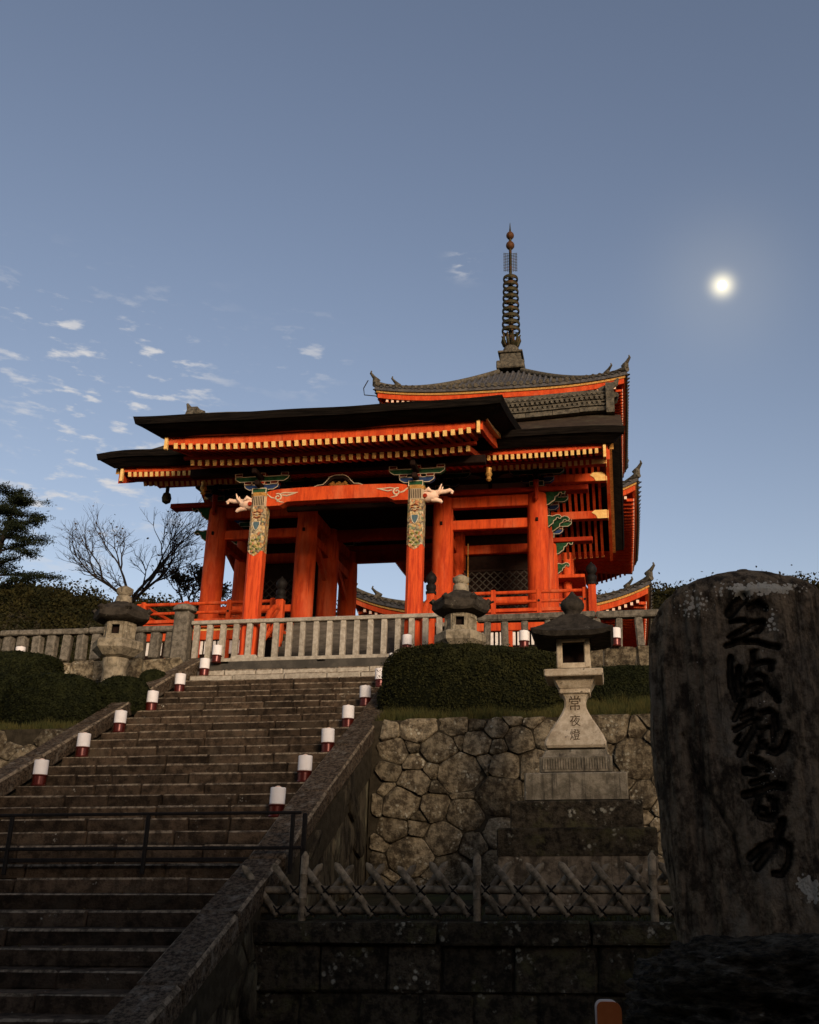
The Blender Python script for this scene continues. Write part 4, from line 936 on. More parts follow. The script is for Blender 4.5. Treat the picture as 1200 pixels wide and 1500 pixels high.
# old lanterns with six-sided caps
def old_lantern(x, y, zs, label, hexrot=.5, rs=1.0, low=False):
    zt, zf1, zr1, zr0, zb1, zb0, zg = zs
    o = thing('stone_lantern', (x, y, zg), label, 'stone lantern', 'stone lanterns'); ph = hexrot
    def hx(prof, jit=0): return MB().lathe(prof, 6, (x, y, 0), ph=ph)
    r = .58*rs
    cp = MB(); zr = zr1-zr0
    n = 24; prof = [(.15, 1.0), (.34, .93), (.60, .78), (.86, .58), (1.0, .46), (1.0, .16), (.92, .08), (.45, .0)]
    v = []
    for rr, t in prof:
        for k in range(n):
            th = 2*math.pi*(k+ph*4)/n; c6 = math.cos(R(30))/math.cos((th-ph*2*math.pi/6) % R(60)-R(30)); e = ((c6-.866)/.134)
            v.append((x+r*rr*c6*math.cos(th), y+r*rr*c6*math.sin(th), zr0+zr*t+(.035*e**2*rr**3*rs if rr > .4 else 0)+random.uniform(-.008, .008)))
    m_ = len(prof); f = [(i*n+(k+1) % n, i*n+k, (i+1)*n+k, (i+1)*n+(k+1) % n) for i in range(m_-1) for k in range(n)]
    part('cap', cp.add(v, f+[tuple(range(n)), tuple((m_-1)*n+k for k in range(n))[::-1]]), 'hatstone', o, 35, fix=True)
    for k in range(6):                             # scrolled corners
        th = 2*math.pi*(k+ph)/6; d = (math.cos(th), math.sin(th)); rr = r*.97
        part('scroll', MB().tube([(x+d[0]*(rr-.16), y+d[1]*(rr-.16), zr0+zr*.52), (x+d[0]*(rr-.04), y+d[1]*(rr-.04), zr0+zr*.48), (x+d[0]*(rr+.01), y+d[1]*(rr+.01), zr0+zr*.54), (x+d[0]*(rr-.03), y+d[1]*(rr-.03), zr0+zr*.62)], [.05*rs, .075*rs, .07*rs, .04*rs], 8), 'hatstone', o, 50)
    part('finial', MB().lathe([(.17, zr1-.05), (.155, zr1+.1), (.12, zr1+.12), (.165, zr1+.17), (.17, zt-.07), (.10, zt-.03), (.04, zt)], 14, (x, y, 0)), 'lstone', o, 45)
    # fire box: six slabs with window openings
    rb = .30*rs
    for k in range(6):
        th = 2*math.pi*(k+.5+ph)/6; ap = rb*math.cos(R(30)); w_ = rb; rot = Matrix.Rotation(th-R(90), 3, 'Z'); cc = Vector((x+ap*math.cos(th), y+ap*math.sin(th), 0)); pm = MB()
        hh = zr0-zb1; t = .06
        for q in ((-w_/2+.035, (zr0+zb1)/2, .07, hh), (w_/2-.035, (zr0+zb1)/2, .07, hh), (0, zr0-.03, w_-.13, .08), (0, zb1+.05, w_-.13, .12)):
            pm.box(tuple(cc+rot @ Vector((q[0], 0, 0))+Vector((0, 0, q[1]))), (q[2], t, q[3]), .008, rot)
        if k % 2: pm.box(tuple(cc+Vector((0, 0, (zr0+zb1)/2))), (w_*.6, .03, hh*.8), 0, rot)
        part('fire_box_panel', pm, 'lstone', o)
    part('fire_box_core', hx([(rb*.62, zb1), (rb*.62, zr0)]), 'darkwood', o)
    hb = zb1-zb0
    part('light_platform', hx([(.24*rs, zb0), (.36*rs, zb0+hb*.12), (.50*rs, zb0+hb*.45), (.52*rs, zb0+hb*.5), (.52*rs, zb0+hb*.88), (.48*rs, zb1-.01), (.3*rs, zb1)]), 'lstone', o)
    part('shaft', MB().lathe([(.36, zg), (.30, zg+.1), (.245, zg+.2), (.235, zb0-.2), (.26, zb0-.12), (.26, zb0)], 20, (x, y, 0)), 'lstone', o, 40)
old_lantern(-2.98, 19.0, (7.31, 0, 6.99, 6.45, 6.10, 5.72, 4.7), 'old weathered stone lantern with six-sided cap standing behind the big hedge', .1)
old_lantern(-10.15, 19.0, (7.34, 0, 7.0, 6.52, 6.15, 5.78, 4.6), 'old mossy stone lantern with round shaft among the shrubs at left', .15)

# ================================================================== FENCES AT THE TOP OF THE STAIRS
def zpix(u, v_, Y): return float(P(u, v_, Y)[2])
def xpix(u, v_, Y): return float(P(u, v_, Y)[0])
YF = 20.95
# pale baluster fence closing the stairs
cf_ = thing('baluster_fence', (-6.5, YF, 6.0), 'pale grey baluster fence closing the top of the stairs in front of the gate', 'fence')
xa, xb = xpix(283, 910, YF), xpix(652, 900, YF); zt_, zb_ = 6.98, 6.10
part('top_rail', MB().box(((xa+xb)/2, YF, zt_), (xb-xa, .17, .09), .012), 'pale', cf_); part('bottom_rail', MB().box(((xa+xb)/2, YF, zb_), (xb-xa, .15, .09), .012), 'pale', cf_)
nb = 19
for i in range(nb):
    x = xa+.12+(xb-xa-.24)*i/(nb-1); part('baluster', MB().box((x, YF, (zt_+zb_)/2), (.125, .11, zt_-zb_-.08), .012, jit=.004), 'pale', cf_)
for x in (xa+.9, xa+3.1): part('fence_foot', MB().box((x, YF-.05, zb_-.07), (.2, .2, .07), .01), 'pale', cf_)
pl_ = thing('fence_pillar', (xa-.22, YF, 5.95), 'stone pillar with rounded cap at the left end of the baluster fence', 'pillar')
part('shaft', MB().box((xa-.22, YF, 6.60), (.36, .34, 1.3), .03, jit=.006), 'oldpost', pl_)
part('cap', MB().lathe([(.20, 0), (.26, .03), (.27, .09), (.22, .15), (.12, .19), (.03, .2)], 18, (xa-.22, YF, 7.24)), 'oldpost', pl_, 50)
# old stone post fences left and right
def post_fence(xs, zt, zb, label, wd, rail_h):
    o = thing('stone_post_fence', (sum(xs)/len(xs), YF+.05, zb), label, 'fence', 'old stone post fences')
    l = xs[-1]-xs[0]+.4; nseg = max(1, round(l/2.3))
    for i in range(nseg): part('rail_stone', MB().box((xs[0]-.2+l*(i+.5)/nseg, YF+.05, zt), (l/nseg-.012, .27, rail_h), .03, jit=.012), 'oldpost', o)
    for x in xs: part('post', MB().box((x+random.uniform(-.015, .015), YF+.05, (zt+zb)/2-rail_h/4), (wd*random.uniform(.9, 1.12), .2, zt-zb-rail_h*.5), .03, Matrix.Rotation(random.uniform(-.05, .05), 3, 'Y') @ Matrix.Rotation(random.uniform(-.2, .2), 3, 'Z'), jit=.008), 'oldpost', o)
    return o
post_fence([-9.95-.36*i for i in range(17, -1, -1)], 6.88, 6.2, 'old grey stone post fence running behind the lantern at the left edge', .21, .14)
post_fence([xpix(u, 930, YF) for u in (712, 740, 768, 803, 838, 873, 907, 938, 970, 1005, 1040)], 6.88, 6.15, 'old stone post fence with thick rail right of the baluster fence', .16, .15)
def low_wall(xa, xb, label):
    o = thing('low_stone_wall', ((xa+xb)/2, YF, 5.6), label, 'wall', 'low walls under the fences'); part('wall_core', MB().box(((xa+xb)/2, YF+.15, 5.8), (xb-xa, .5, .62)), 'mortar', o)
    x = xa
    while x < xb-.05:
        wd = random.uniform(.4, 1.1); wd = min(wd, xb-x)
        put('stone', MB().box((0, 0, 0), (wd-.02, .5, .52), .06, jit=.035).mesh('stone', 'rubble', 50), o, (x+wd/2, YF+.02+random.uniform(-.03, .03), 5.89)); x += wd
low_wall(-16.5, -9.5, 'low wall of rough stones under the left post fence'); low_wall(-4.0, 4, 'low wall of rough stones under the right post fence')

# ================================================================== PAPER LAMPS ON THE STAIRS
lampm = None
def lamp(x, y, z, label):
    global lampm
    if lampm is None:
        lampm = [('base', MB().lathe([(.105, 0), (.112, .01), (.112, .02), (.10, .03), (.10, .145), (.112, .15), (.115, .165), (.105, .172)], 22).mesh('base', 'lampred', 40)),
                 ('shade', MB().lathe([(.098, .172), (.104, .178), (.104, .385), (.098, .392), (.05, .394)], 22).mesh('shade', 'paper', 40)),
                 ('top_cap', MB().lathe([(.045, .394), (.045, .402), (.025, .412), (.012, .418)], 12).mesh('top_cap', 'ivory', 40))]
    o = thing('paper_lamp', (x, y, z), label, 'lamp', 'white paper lamps set out along the stairs')
    rz = random.uniform(0, 6)
    for nm, me in lampm: put(nm, me, o, (x, y, z), (random.uniform(-.02, .02), random.uniform(-.02, .02), rz))
od = ['lowest', 'second from below', 'third from below', 'fourth from below', 'fifth from below', 'sixth from below', 'topmost']
for k in range(7):
    n_ = 3*k; y, z = edges[13+n_]; lamp(-4.62, y+.2, z, 'white and red paper lamp, %s in the right stair row' % od[k])
for k in range(6):
    n_ = 3*(k+1); y, z = edges[13+n_]; lamp(-8.80, y+.19, z, 'white and red paper lamp, %s in the left stair row' % od[k])
lamp(-8.72, 20.72, edges[-1][1]-.16+.17, 'white and red paper lamp at the left foot of the baluster fence')
for u, v_, Y, lb in ((596, 958, 20.75, 'white paper lamp on red base beside the right end of the baluster fence'), (768, 955, 20.7, 'white paper lamp on red base before the right post fence, between the stone lanterns'), (903, 952, 20.7, 'white paper lamp on red base just right of the tall stone lantern cap'), (28, 968, 20.6, 'white paper lamp at the left edge before the old post fence')):
    q = P(u, v_, Y); lamp(q[0], Y, max(q[2], 6.12) if u > 500 else 6.08, lb)

# ================================================================== BARRIER ON THE STAIRS
br = thing('metal_barrier', (-7, 12.05, 1.7), 'low black metal barrier across the middle of the stairs', 'barrier')
zt_ = zpix(220, 1193, 12.05); zl = zpix(220, 1243, 12.05)
part('top_bar', bar((-11, 12.05, zt_+.005), (xpix(442, 1190, 12.05), 12.05, zt_+.005), .036, .036, .008), 'iron', br)
part('lower_bar', bar((-11, 12.05, zl), (xpix(442, 1245, 12.05), 12.05, zl), .04, .04, .008), 'iron', br)
part('foot_bar', bar((-11, 12.09, zl-.13), (SX1, 12.09, zl-.13), .05, .05, .008), 'iron', br)
for u in (15, 215, 428):
    x = xpix(u, 1220, 12.05); part('upright', MB().box((x, 12.05, (zt_+1.60)/2), (.045, .045, zt_-1.62), .008), 'iron', br)
x = xpix(428, 1220, 12.05); part('upright', MB().box((x+.14, 12.08, (zt_+1.35)/2), (.05, .05, zt_-1.35), .008), 'iron', br)

# ================================================================== BAMBOO FENCE
bf = thing('bamboo_fence', (-1.5, 11.52, 1.1), 'low bamboo lattice fence with pointed crossed canes on the dark wall', 'fence')
Yb = 11.52; zu, zl, ztip = zpix(700, 1304, Yb), zpix(700, 1334, Yb), zpix(700, 1266, Yb); x_l, x_r = -3.95, 1.6
def cane(p0, p1, r, nm='cane', tip=True):
    p0, p1 = np.array(p0), np.array(p1); l = np.linalg.norm(p1-p0); n = max(2, int(l/.22)); pts = []; rad = []
    for i in range(n+1):
        t = i/n; pts.append(p0+(p1-p0)*t); rad.append(r)
        if 0 < i < n: pts += [p0+(p1-p0)*(t+.012), p0+(p1-p0)*(t+.024)]; rad += [r*1.13, r]
    if tip: rad[-1] = r*.25; pts.insert(-1, p1-(p1-p0)/l*.05); rad.insert(-1, r)
    part(nm, MB().tube(pts, rad, 8), 'bamboo', bf, 50)
for z_ in (zu, zl):
    x = x_l+random.uniform(0, .1)
    cane((x_l-.1, Yb, z_), (-1.55, Yb+.005, z_+.004), .044, 'rail', False); cane((-1.5, Yb, z_+.003), (x_r, Yb, z_), .044, 'rail', False)
sp = .36; n_ = int((x_r-x_l)/sp)
for i in range(n_+1):
    x = x_l+.12+sp*i
    for s in (-1, 1):
        dx = sp/2*(ztip-zl+.05)/(zu-zl)*1.0
        a = (x, Yb+.055*s, zl-.05); b = (x+s*(sp*.5)*(ztip-zl+.05)/(zu-zl), Yb+.045*s, ztip+random.uniform(-.02, .03))
        cane(a, b, .041)
for u in (447, 700, 957):
    x = xpix(u, 1300, Yb); cane((x, Yb-.06, 1.1), (x, Yb-.06, zpix(u, 1250, Yb)+random.uniform(0, .02)), .045, 'post')
rp = MB()
for i in range(2*n_+2):
    x = x_l+.12+sp/2*i
    z_ = zl if i % 2 == 0 else zu
    rp.tube([(x-.05, Yb-.075, z_-.05), (x, Yb-.085, z_), (x+.05, Yb-.075, z_+.05)], .011, 5); rp.tube([(x+.05, Yb-.075, z_-.05), (x, Yb-.09, z_), (x-.05, Yb-.075, z_+.05)], .011, 5)
part('rope_ties', rp, 'rope', bf, kind='stuff')

# ================================================================== MONOLITH
YM = 7.0
S_A = [((340, 165), (270, 230), (205, 310), 62), ((400, 260), (480, 215), (555, 270), 36), ((215, 400), (350, 395), 28), ((200, 550), (330, 490), (440, 410), (530, 400), (530, 460), (490, 500), 28),
 ((230, 590), (330, 580), (430, 520), 13), ((165, 640), (300, 605), (480, 605), (580, 635), (690, 660), 30), ((210, 760), (205, 900), (215, 1050), (260, 1180), 32), ((295, 870), (285, 1000), (310, 1130), 34),
 ((440, 710), (435, 850), (440, 960), 34), ((470, 830), (560, 800), (630, 810), (620, 880), 28), ((410, 880), (360, 950), (340, 1080), 18), ((480, 930), (560, 960), (585, 1060), 26),
 ((390, 1130), (400, 1060), (480, 1040), (580, 1060), (660, 1130), (690, 1190), 34), ((400, 1150), (490, 1120), (550, 1070), 18), ((330, 1200), (290, 1300), (250, 1380), 32), ((340, 1330), (430, 1290), (440, 1330), (330, 1380), 26),
 ((250, 1480), (340, 1440), (440, 1390), 26), ((480, 1420), (520, 1320), (600, 1290), (670, 1340), (680, 1480), 28)]
S_B = [((330, 0), (330, 20), (260, 140), (200, 250), 32), ((490, -60), (490, 0), (485, 130), 24), ((160, 50), (230, 10), 22), ((200, 90), (160, 150), (200, 170), 17), ((440, 20), (390, 50), (370, 150), (345, 240), 18), ((400, 160), (450, 220), (510, 240), (570, 200), (610, 90), 30),
 ((310, 300), (370, 330), (440, 370), 38), ((250, 400), (330, 410), 36), ((300, 500), (380, 480), (420, 460), 26), ((240, 600), (380, 570), (500, 515), (570, 530), 34),
 ((360, 620), (330, 720), (370, 790), (450, 810), (510, 740), (510, 660), (440, 620), 26), ((380, 710), (430, 730), (430, 770), 20), ((570, 820), (540, 920), (490, 1040), (400, 1150), (345, 1220), 34), ((290, 1130), (370, 1060), (470, 1010), 34), ((570, 1000), (630, 1050), (620, 1180), (560, 1280), (490, 1270), 27)]
strokes = []
for S_, (ox, oy), k in ((S_A, (1040, 850), 6.82), (S_B, (1050, 1060), 5.77)):
    for s in S_:
        pts = []
        for a, b in s[:-1]: q = P(ox+a/k, oy+b/k, YM-.25); pts.append((q[0], q[2]))
        strokes.append((np.array(pts), s[-1]/k*.0047))
def carve(x, z):                                   # stroke distance for cut depth, ink and the painted rim shade
    d = np.full(x.shape, 9.0)
    for pts, w_ in strokes:
        for a, b in zip(pts[:-1], pts[1:]):
            ab = b-a; t = np.clip(((x-a[0])*ab[0]+(z-a[1])*ab[1])/(ab@ab+1e-9), 0, 1)
            d = np.minimum(d, np.hypot(x-a[0]-ab[0]*t, z-a[1]-ab[1]*t)/w_)
    return d
z0m, z1m = 1.15, float(P(1100, 832, YM)[2])
lefts = [(832, 1084), (836, 1050), (845, 1015), (860, 985), (880, 967), (910, 952), (940, 948), (1000, 951), (1080, 957), (1160, 966), (1240, 976), (1300, 985), (1360, 992), (1400, 996)]
lz = [(zpix(1080, v_, YM-.1), xpix(u, v_, YM-.1)) for v_, u in lefts][::-1]
cxm = xpix(1116, 1100, YM-.1); nr, nc = 380, 520
zz_ = np.concatenate([np.linspace(z0m, z1m-.10, nr-26), z1m-.10+.0995*np.sin(np.linspace(0.04, 1, 26)*math.pi/2)])
hw = np.interp(zz_, [a for a, b in lz], [cxm-b for a, b in lz]); hw = np.maximum(hw, .03)
th = np.linspace(0, 2*math.pi, nc, endpoint=False)
# more columns on the front
th = th+.45*np.sin(2*th+math.pi)*0
ex = .45
cx_ = np.sign(np.cos(th))*np.abs(np.cos(th))**.75; sy_ = np.sign(np.sin(th))*np.abs(np.sin(th))**ex
Xm = cxm+hw[:, None]*cx_[None, :]
topf = np.clip((z1m-zz_)/.22, 0, 1)**.5
Ym = YM+.05+(.27*topf)[:, None]*sy_[None, :]
Zm = np.repeat(zz_[:, None], nc, 1)
Pm = np.stack([Xm, Ym, Zm], -1)
front = np.clip(-sy_, 0, 1)[None, :]
nrm = np.stack([np.repeat(cx_[None, :]*.4, nr, 0), np.repeat(sy_[None, :], nr, 0), np.zeros((nr, nc))], -1); nrm /= np.linalg.norm(nrm, axis=-1)[..., None]+1e-9
g1 = fbm(np.stack([Xm*3.2, Ym*3.2, Zm*.55], -1), 4)*.07; g2 = -np.abs(fbm(np.stack([Xm*9+4, Ym*9, Zm*.7], -1), 5))*.11; g3 = fbm(np.stack([Xm*30, Ym*30, Zm*14], -1), 3)*.008
crack = [(1000, 1075), (1012, 1120), (1040, 1165), (1062, 1200), (1075, 1222), (1082, 1262), (1090, 1290)]
cp_ = np.array([(xpix(u, v_, YM-.25), zpix(u, v_, YM-.25)) for u, v_ in crack]); dc = np.full(Xm.shape, 9.0)
for a, b in zip(cp_[:-1], cp_[1:]):
    ab = b-a; t = np.clip(((Xm-a[0])*ab[0]+(Zm-a[1])*ab[1])/(ab@ab), 0, 1); dc = np.minimum(dc, np.hypot(Xm-a[0]-ab[0]*t, Zm-a[1]-ab[1]*t))
gc = -.035*np.clip(1-dc/.022, 0, 1)*front
# polished panel that carries the writing
panel = np.clip(1-np.abs(Xm-xpix(1105, 1100, YM-.25))/.36, 0, 1)*3; panel = np.clip(panel, 0, 1)*(front > .6)
dn = np.where(front > .6, carve(Xm, Zm), 9.0); cv = np.clip((1.12-dn)*3.2, 0, 1)
disp = (g1+g2*(1-.6*panel)+g3)*(.1+.9*topf[:, None])+gc-.055*cv*(1-.25*np.clip(dn, 0, 1))
Pm = Pm+nrm*disp[..., None]
idx = np.arange(nr*nc).reshape(nr, nc); F_ = np.stack([idx[:-1], np.roll(idx, -1, 1)[:-1], np.roll(idx, -1, 1)[1:], idx[1:]], -1).reshape(-1, 4)
mono = thing('inscribed_monolith', (cxm, YM, 1.15), 'tall dark upright stone slab engraved with large brush-written characters at right', 'monument')
def mono_mat():
    m = V['monolith'].copy(); m.name = 'monolith_inscribed'; nt = m.node_tree; n = nt.nodes; l = nt.links; b = n['Principled BSDF']
    src = b.inputs['Base Color'].links[0].from_socket
    at = n.new('ShaderNodeAttribute'); at.attribute_name = 'carved'; mx = n.new('ShaderNodeMix'); mx.data_type = 'RGBA'
    l.new(at.outputs['Fac'], mx.inputs['Factor']); l.new(src, mx.inputs['A']); mx.inputs['B'].default_value = (.010, .009, .006, 1)
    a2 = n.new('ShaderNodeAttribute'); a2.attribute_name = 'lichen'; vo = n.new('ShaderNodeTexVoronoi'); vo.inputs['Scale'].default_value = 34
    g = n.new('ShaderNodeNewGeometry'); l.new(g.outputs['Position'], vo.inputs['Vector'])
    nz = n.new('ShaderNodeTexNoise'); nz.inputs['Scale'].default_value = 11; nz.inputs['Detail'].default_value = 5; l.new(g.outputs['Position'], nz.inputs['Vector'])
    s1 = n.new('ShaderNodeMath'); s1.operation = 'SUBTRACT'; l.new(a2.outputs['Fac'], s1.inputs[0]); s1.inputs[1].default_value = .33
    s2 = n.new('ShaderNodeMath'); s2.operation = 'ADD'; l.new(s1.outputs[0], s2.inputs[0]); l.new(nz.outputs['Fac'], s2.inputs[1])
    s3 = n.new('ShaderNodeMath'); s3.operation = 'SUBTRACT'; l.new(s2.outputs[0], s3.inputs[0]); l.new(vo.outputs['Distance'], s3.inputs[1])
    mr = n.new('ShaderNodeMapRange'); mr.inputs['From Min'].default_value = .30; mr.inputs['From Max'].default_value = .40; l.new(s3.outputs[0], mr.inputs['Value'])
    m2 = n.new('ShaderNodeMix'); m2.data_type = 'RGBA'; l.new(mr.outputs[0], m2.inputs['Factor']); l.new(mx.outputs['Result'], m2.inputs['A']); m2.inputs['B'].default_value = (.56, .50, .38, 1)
    l.new(m2.outputs['Result'], b.inputs['Base Color']); return m
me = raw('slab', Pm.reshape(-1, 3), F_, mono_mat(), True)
at = me.attributes.new('carved', 'FLOAT', 'POINT'); at.data.foreach_set('value', (np.clip((1.1-dn)*6, 0, 1)*(1-.42*np.clip((.62-dn)*2.5, 0, 1))).ravel().astype(np.float32))  # inked strokes with darker rims: the shading of the cut put into colour
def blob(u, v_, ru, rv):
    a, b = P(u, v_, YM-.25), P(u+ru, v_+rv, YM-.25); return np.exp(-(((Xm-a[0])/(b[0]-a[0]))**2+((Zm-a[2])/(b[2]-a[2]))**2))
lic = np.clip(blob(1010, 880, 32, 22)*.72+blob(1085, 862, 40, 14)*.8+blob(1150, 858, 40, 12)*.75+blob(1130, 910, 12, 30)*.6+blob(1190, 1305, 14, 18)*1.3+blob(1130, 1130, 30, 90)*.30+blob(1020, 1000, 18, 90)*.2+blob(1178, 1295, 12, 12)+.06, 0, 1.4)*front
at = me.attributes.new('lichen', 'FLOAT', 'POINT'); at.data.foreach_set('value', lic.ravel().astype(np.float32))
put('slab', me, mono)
# rock under it
rk = thing('base_rock', (cxm, 6.9, 0), 'jagged black boulder at the lower right carrying the inscribed slab', 'rock')
u_, v_ = np.meshgrid(np.linspace(0, 2*math.pi, 181)[:-1], np.linspace(0, 1, 90)); el = v_*math.pi/2
ra, rbb, rz = 1.12, .85, 1.27
rr = np.stack([np.cos(u_)*np.cos(el)**.36, np.sin(u_)*np.cos(el)**.36, np.sin(el)**.8], -1)
pk = rr*np.array([ra, rbb, rz]); dk = fbm(pk*np.array([2.2, 2.2, 4.5])+5, 5)*.34-np.abs(fbm(pk*np.array([4, 4, 15])+1, 5))*.26
dirn = rr/(np.linalg.norm(rr, axis=-1)[..., None]+1e-9); pk = pk+dirn*dk[..., None]*np.array([1, 1, .35]); pk[..., 2] = np.maximum(pk[..., 2], -.02); pk[..., 2] *= .985
ids = np.arange(90*180).reshape(90, 180); Fk = np.stack([ids[:-1], np.roll(ids, -1, 1)[:-1], np.roll(ids, -1, 1)[1:], ids[1:]], -1).reshape(-1, 4)
put('boulder', raw('boulder', pk.reshape(-1, 3)+np.array([cxm+.02, 6.95, 0]), Fk, 'rock', True), rk)
# small rounded sign plate
sgp = [P(u, v_, 6.2) for u, v_ in ((871, 1464), (910, 1464))]; sx0, sx1, szt = float(sgp[0][0]), float(sgp[1][0]), float(sgp[0][2])
sg = thing('notice_sign', ((sx0+sx1)/2, 6.2, 0), 'small rounded orange sign plate with white rim at the bottom edge', 'sign')
def plate(x0, x1, z0, z1, r):
    return [(x0+r-r*math.cos(a), z1-r+r*math.sin(a)) for a in np.linspace(0, math.pi/2, 6)]+[(x1-r*1.6+r*1.6*math.sin(a), z1-r*1.6+r*1.6*math.cos(a)) for a in np.linspace(0, math.pi/2, 6)]+[(x1, z0), (x0, z0)]
part('rim', MB().prism(plate(sx0, sx1-.012, szt-.45, szt, .035), 6.2, 6.215), 'white', sg, fix=True)
part('plate', MB().prism(plate(sx0+.012, sx1, szt-.45, szt-.010, .03), 6.185, 6.199), 'orange', sg, fix=True)
part('stake', MB().box(((sx0+sx1)/2, 6.24, szt/2-.1), (.04, .04, szt-.2), .005), 'iron', sg)

# ================================================================== VEGETATION
def shrub(label, c, r, n, size, m, name='clipped_shrub', group='clipped shrubs', pw=2.4, lump=.18):
    o = thing(name, (c[0], c[1], c[2]-r[2]), label, 'shrub', group)
    d = rng.normal(size=(n, 3)); d /= np.linalg.norm(d, axis=1)[:, None]; d[:, 2] = np.where(d[:, 2] < -.35, -d[:, 2], d[:, 2])
    k = (np.abs(d)**pw).sum(1)**(-1/pw)
    s = d*k[:, None]; lumpv = 1+lump*fbm(s*np.array(r)*1.9+c[0]*3, 3)
    dep = 1-np.abs(rng.normal(size=n))*.035+(rng.uniform(size=n) < .04)*rng.uniform(0, .07, n)
    p = s*np.array(r)*(lumpv*dep)[:, None]+np.array(c)
    put('foliage', leaves('foliage', p, size, m, .55, d), o)
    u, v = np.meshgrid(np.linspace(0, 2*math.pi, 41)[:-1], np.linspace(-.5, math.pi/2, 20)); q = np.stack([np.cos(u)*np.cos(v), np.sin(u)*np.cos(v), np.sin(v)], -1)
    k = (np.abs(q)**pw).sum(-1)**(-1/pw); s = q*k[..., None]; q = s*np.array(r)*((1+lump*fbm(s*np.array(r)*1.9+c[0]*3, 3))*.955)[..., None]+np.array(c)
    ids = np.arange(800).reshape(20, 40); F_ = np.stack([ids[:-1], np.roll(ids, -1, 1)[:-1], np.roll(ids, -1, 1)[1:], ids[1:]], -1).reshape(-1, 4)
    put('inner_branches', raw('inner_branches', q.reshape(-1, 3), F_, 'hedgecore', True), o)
a, b = P(560, 1000, 17.5), P(832, 1000, 17.5); t_ = P(680, 950, 17.7)[2]; bt_ = 3.75
shrub('broad clipped evergreen hedge on top of the right rubble wall', ((a[0]+b[0])/2, 17.55, (t_+bt_)/2-.05), ((b[0]-a[0])/2, .85, (t_-bt_)/2+.03), 60000, .021, 'hedge', 'clipped_hedge', 'clipped hedges', 3.4, .14)
a, b = P(825, 1000, 17.9), P(985, 1000, 17.9); t_ = P(900, 978, 17.9)[2]
shrub('lower clipped hedge behind the tall lantern pedestal', ((a[0]+b[0])/2, 18.0, (t_+3.9)/2-.03), ((b[0]-a[0])/2+.1, .6, (t_-3.9)/2+.05), 26000, .021, 'hedge2', 'clipped_hedge', 'clipped hedges', 3, .1)
for lb, u0, u1, v0, v1, Y, n in (('wide rounded shrub in front at the far left', 18, 142, 989, 1095, 17.2, 26000), ('rounded shrub at the left edge, beside the wide one', -80, 40, 992, 1100, 17.5, 16000), ('small round shrub at the foot of the left stone lantern', 148, 214, 992, 1072, 18.1, 16000), ('low shrub against the left kerb, right of the old lantern', 212, 243, 982, 1024, 19.4, 9000), ('flat clipped shrub under the left post fence', -60, 84, 958, 1024, 19.3, 20000)):
    a, b = P(u0, v0, Y), P(u1, v1, Y); c = (a+b)/2; shrub(lb, (c[0], Y, c[2]), (abs(b[0]-a[0])/2, .55, abs(a[2]-b[2])/2), n, .022, 'hedge2')
# grass on the wall tops: nobody could count it
def grass(name, label, xs, ys, n, hgt, zf):
    x = rng.uniform(*xs, n); y = rng.uniform(*ys, n); z = zf(x, y); h = hgt*rng.uniform(.4, 1.3, n)*(.55+.9*np.clip(fbm(np.stack([x*2, y*2, x*0], -1), 3)+.4, 0, 1)); a = rng.uniform(0, 2*math.pi, n); lx = rng.normal(size=n)*.4*h; ly = rng.normal(size=n)*.3*h-.15*h
    wv = .006; B = np.stack([x, y, z-.03], -1); W = np.stack([np.cos(a)*wv, np.sin(a)*wv, a*0], -1); T = B+np.stack([lx, ly, h+.03], -1)
    v = np.stack([B-W, B+W, T], 1).reshape(-1, 3); o = put(name, raw(name, v, np.arange(3*n).reshape(-1, 3), 'grass'), kind='stuff'); tag(o, label, 'grass')
zb = lambda x, y: 3.98+1.75*np.clip((y-16.4)/4.4, 0, 1)+.02
grass('grass', 'dry short grass along the top of the right rubble wall', (-4.0, 2.6), (16.42, 17.6), 26000, .14, zb)
grass('grass', 'short grass along the top of the left rubble wall', (-15.5, -9.5), (16.42, 17.6), 16000, .11, zb)
grass('grass', 'tufts of weeds along the foot of the bamboo fence', (-4.0, 2.0), (11.6, 13.2), 6000, .08, lambda x, y: 1.09+.25*(y-11.5)/5.2)
# fallen leaves lying on the treads
n = 420; e_ = rng.integers(0, len(edges)-1, n); ys_ = np.array([edges[i][0] for i in e_])+.34*rng.uniform(.08, 1, n)**.6; C = np.stack([np.where(rng.uniform(size=n) < .5, SX0+np.abs(rng.normal(size=n))*.5, rng.uniform(SX0+.1, SX1-.1, n)), ys_, np.array([edges[i][1] for i in e_])+.012], -1)
tag(put('fallen_leaves', leaves('fallen_leaves', C, .032, 'autumn', .6, np.tile(np.array([0, 0, 1.6]), (n, 1))), kind='stuff'), 'dry brown leaves scattered over the stone steps', 'leaves')
